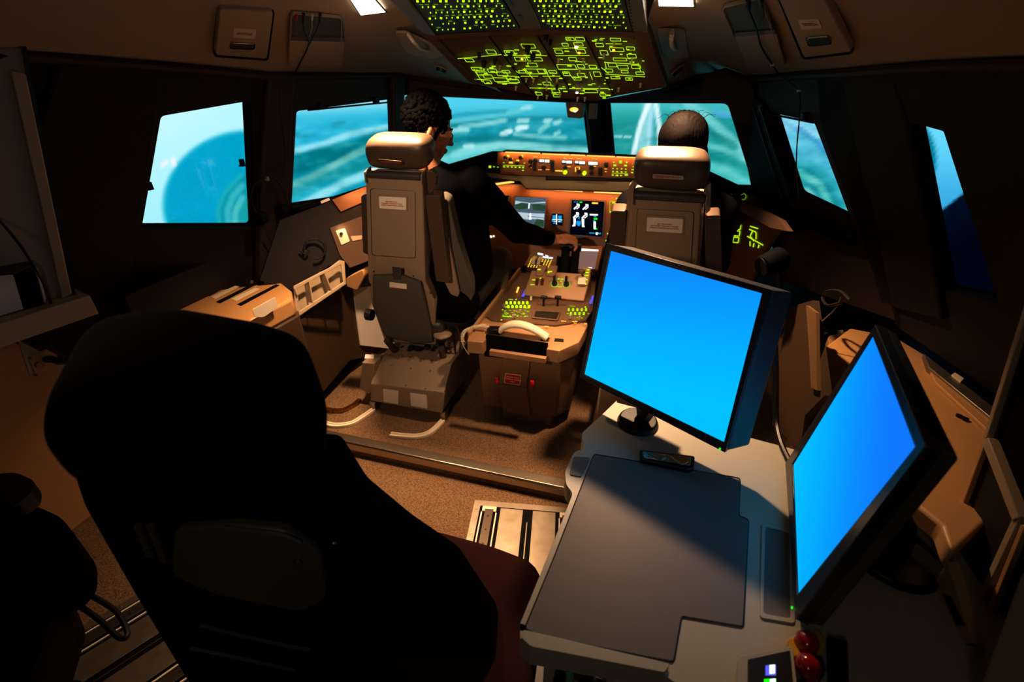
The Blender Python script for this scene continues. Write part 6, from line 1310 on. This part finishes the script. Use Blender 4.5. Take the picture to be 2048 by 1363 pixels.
cable('curled_wire', [PX(1.1).at(1682, 605), PX(1.1).at(1655, 610), PX(1.1).at(1645, 595), PX(1.1).at(1655, 582), PX(1.1).at(1680, 582), PX(1.1).at(1700, 600)], .005, railm, 'curled grey wire on the dark right sidewall console')
# equipment rack at the right edge
rk = thing('equipment_rack', (1.3, .5, 0), 'dark equipment rack with beige metal edge strips at the right edge of the picture', 'rack')
KP = P3((1.30, .2, .3), (1.18, 1.1, .3), (1.36, .2, 1.2))
KP = PX(1.22)
plate('panel', blackm, KP, [(2060, 620), (1980, 880), (1893, 1105), (1880, 1150), (1940, 1290), (2100, 1363), (2300, 900)], .02, rk)
def beam(a, c, w_, m_=beige2, off=.012): 
    bm = BM(); tube(bm, [KP.at(*a, off), KP.at(*c, off)], .01, smooth=0, prof=[(-w_, -w_), (w_, -w_), (w_, w_), (-w_, w_)]); fin('edge_strip', bm, m_, rk, bevel=.002)
beam((2060, 610), (1976, 876), .006); beam((1976, 876), (1890, 1110), .005, tanbox); beam((1980, 880), (2044, 1040), .010); beam((2044, 1030), (1942, 1250), .007); beam((2052, 1050), (1955, 1290), .005, tanbox); beam((1893, 1120), (1950, 1270), .005, tanbox)
plate('maroon_panel', paddark, KP, [(1978, 900), (2030, 1040), (1930, 1225), (1895, 1110)], .004, rk, off=.004)
dp = thing('tan_cabinet', (1.2, .3, 0), 'tan cabinet side with a dark handle slot below the rack, lower right', 'cabinet')
DPp = PX(1.12)
plate('side', tanbox, DPp, [(1893, 1120), (1945, 1285), (1835, 1262), (1868, 1170)], .02, dp, off=.0); plate('handle_slot', blackm, DPp, [(1884, 1186), (1900, 1192), (1928, 1250), (1912, 1250)], .002, dp, off=.003)
plate('lower_side', beige2, DPp, [(1845, 1268), (1945, 1292), (1925, 1400), (1815, 1400)], .02, dp, off=.0)
dr = thing('rack_door', (1.1, .2, 0), 'reddish beige door panel filling the bottom right corner', 'panel')
DR = PX(1.05); plate('door', beige2, DR, [(2060, 1130), (2140, 1500), (1950, 1500), (1962, 1363), (2040, 1150)], .02, dr, bevel=.003)
# ================================================================== LIGHT
def area(name, loc, tgt, size, power, col, spread=math.pi):
    l = bpy.data.lights.new(name, 'AREA'); l.energy = power; l.color = col; l.size = size; l.spread = spread
    o = bpy.data.objects.new(name, l); COL.objects.link(o); o.location = loc
    o.rotation_euler = (V(tgt) - V(loc)).to_track_quat('-Z', 'Y').to_euler(); return o
WARM = (1.0, .62, .36)
LA, LB = cpl((730, 10)).at(730, 10), cpl((1350, 2)).at(1350, 2)
area('dome_light_captain', LA + V((0, -.01, -.03)), LA + V((.05, -.10, -1.6)), .07, 18, WARM, math.radians(95))
area('dome_light_officer', LB + V((0, -.01, -.03)), LB + V((.06, -.42, -1.6)), .06, 16, WARM, math.radians(96))
area('aft_spot_light', (-.38, -.15, 1.84), (-.25, 1.9, .95), .06, 3.2, (1.0, .66, .42), math.radians(62))
area('aft_cabin_light', (.35, -.55, 1.80), (-.5, .9, .7), .25, 1.3, (1.0, .82, .60))
def strip(name, a, b_, tgt, power, col=(1, .52, .16)):
    a, b_ = V(a), V(b_); l = bpy.data.lights.new(name, 'AREA'); l.shape = 'RECTANGLE'; l.size = (b_ - a).length; l.size_y = .012; l.energy = power; l.color = col
    o = bpy.data.objects.new(name, l); COL.objects.link(o); c = (a + b_) / 2; x = (b_ - a).normalized(); z = -(V(tgt) - c).normalized(); y = z.cross(x).normalized(); z = x.cross(y)
    o.matrix_world = Matrix.Translation(c) @ Matrix((x, y, z)).transposed().to_4x4()
p, q = MC.at(1004, 303), MC.at(1288, 314); strip('mode_panel_flood', p + V((0, -.035, .0)), q + V((0, -.035, .0)), (p + q) / 2 + V((0, .0, -.06)), .9)
p, q = MI.at(1052, 377, .05), MI.at(1262, 389, .05); strip('main_panel_flood', p, q, MI.at(1150, 440), 1.3, (1, .45, .14))
p, q = MI.at(965, 374, .05), MI.at(1028, 366, .05); strip('left_panel_flood', p, q, MI.at(1000, 420), .5, (1, .45, .14))
p = W1.at(700, 385, .10); strip('sidewall_flood', p, p + V((.1, .1, 0)), W1.at(700, 400), .35, (1, .5, .18)); p = W1.at(683, 455, .05); strip('lamp_plate_flood', p, p + V((.02, .02, 0)), W1.at(683, 472), .05, (1, .6, .3))
w = bpy.data.worlds.new('world'); S.world = w; w.use_nodes = True; w.node_tree.nodes['Background'].inputs[0].default_value = (.02, .015, .012, 1); w.node_tree.nodes['Background'].inputs[1].default_value = .3
S.view_settings.view_transform = 'Standard'; S.view_settings.look = 'None'; S.view_settings.exposure = 0; S.view_settings.gamma = .86
S.cycles.use_denoising = True; S.cycles.max_bounces = 5; S.cycles.adaptive_threshold = .025; S.cycles.sample_clamp_indirect = 3
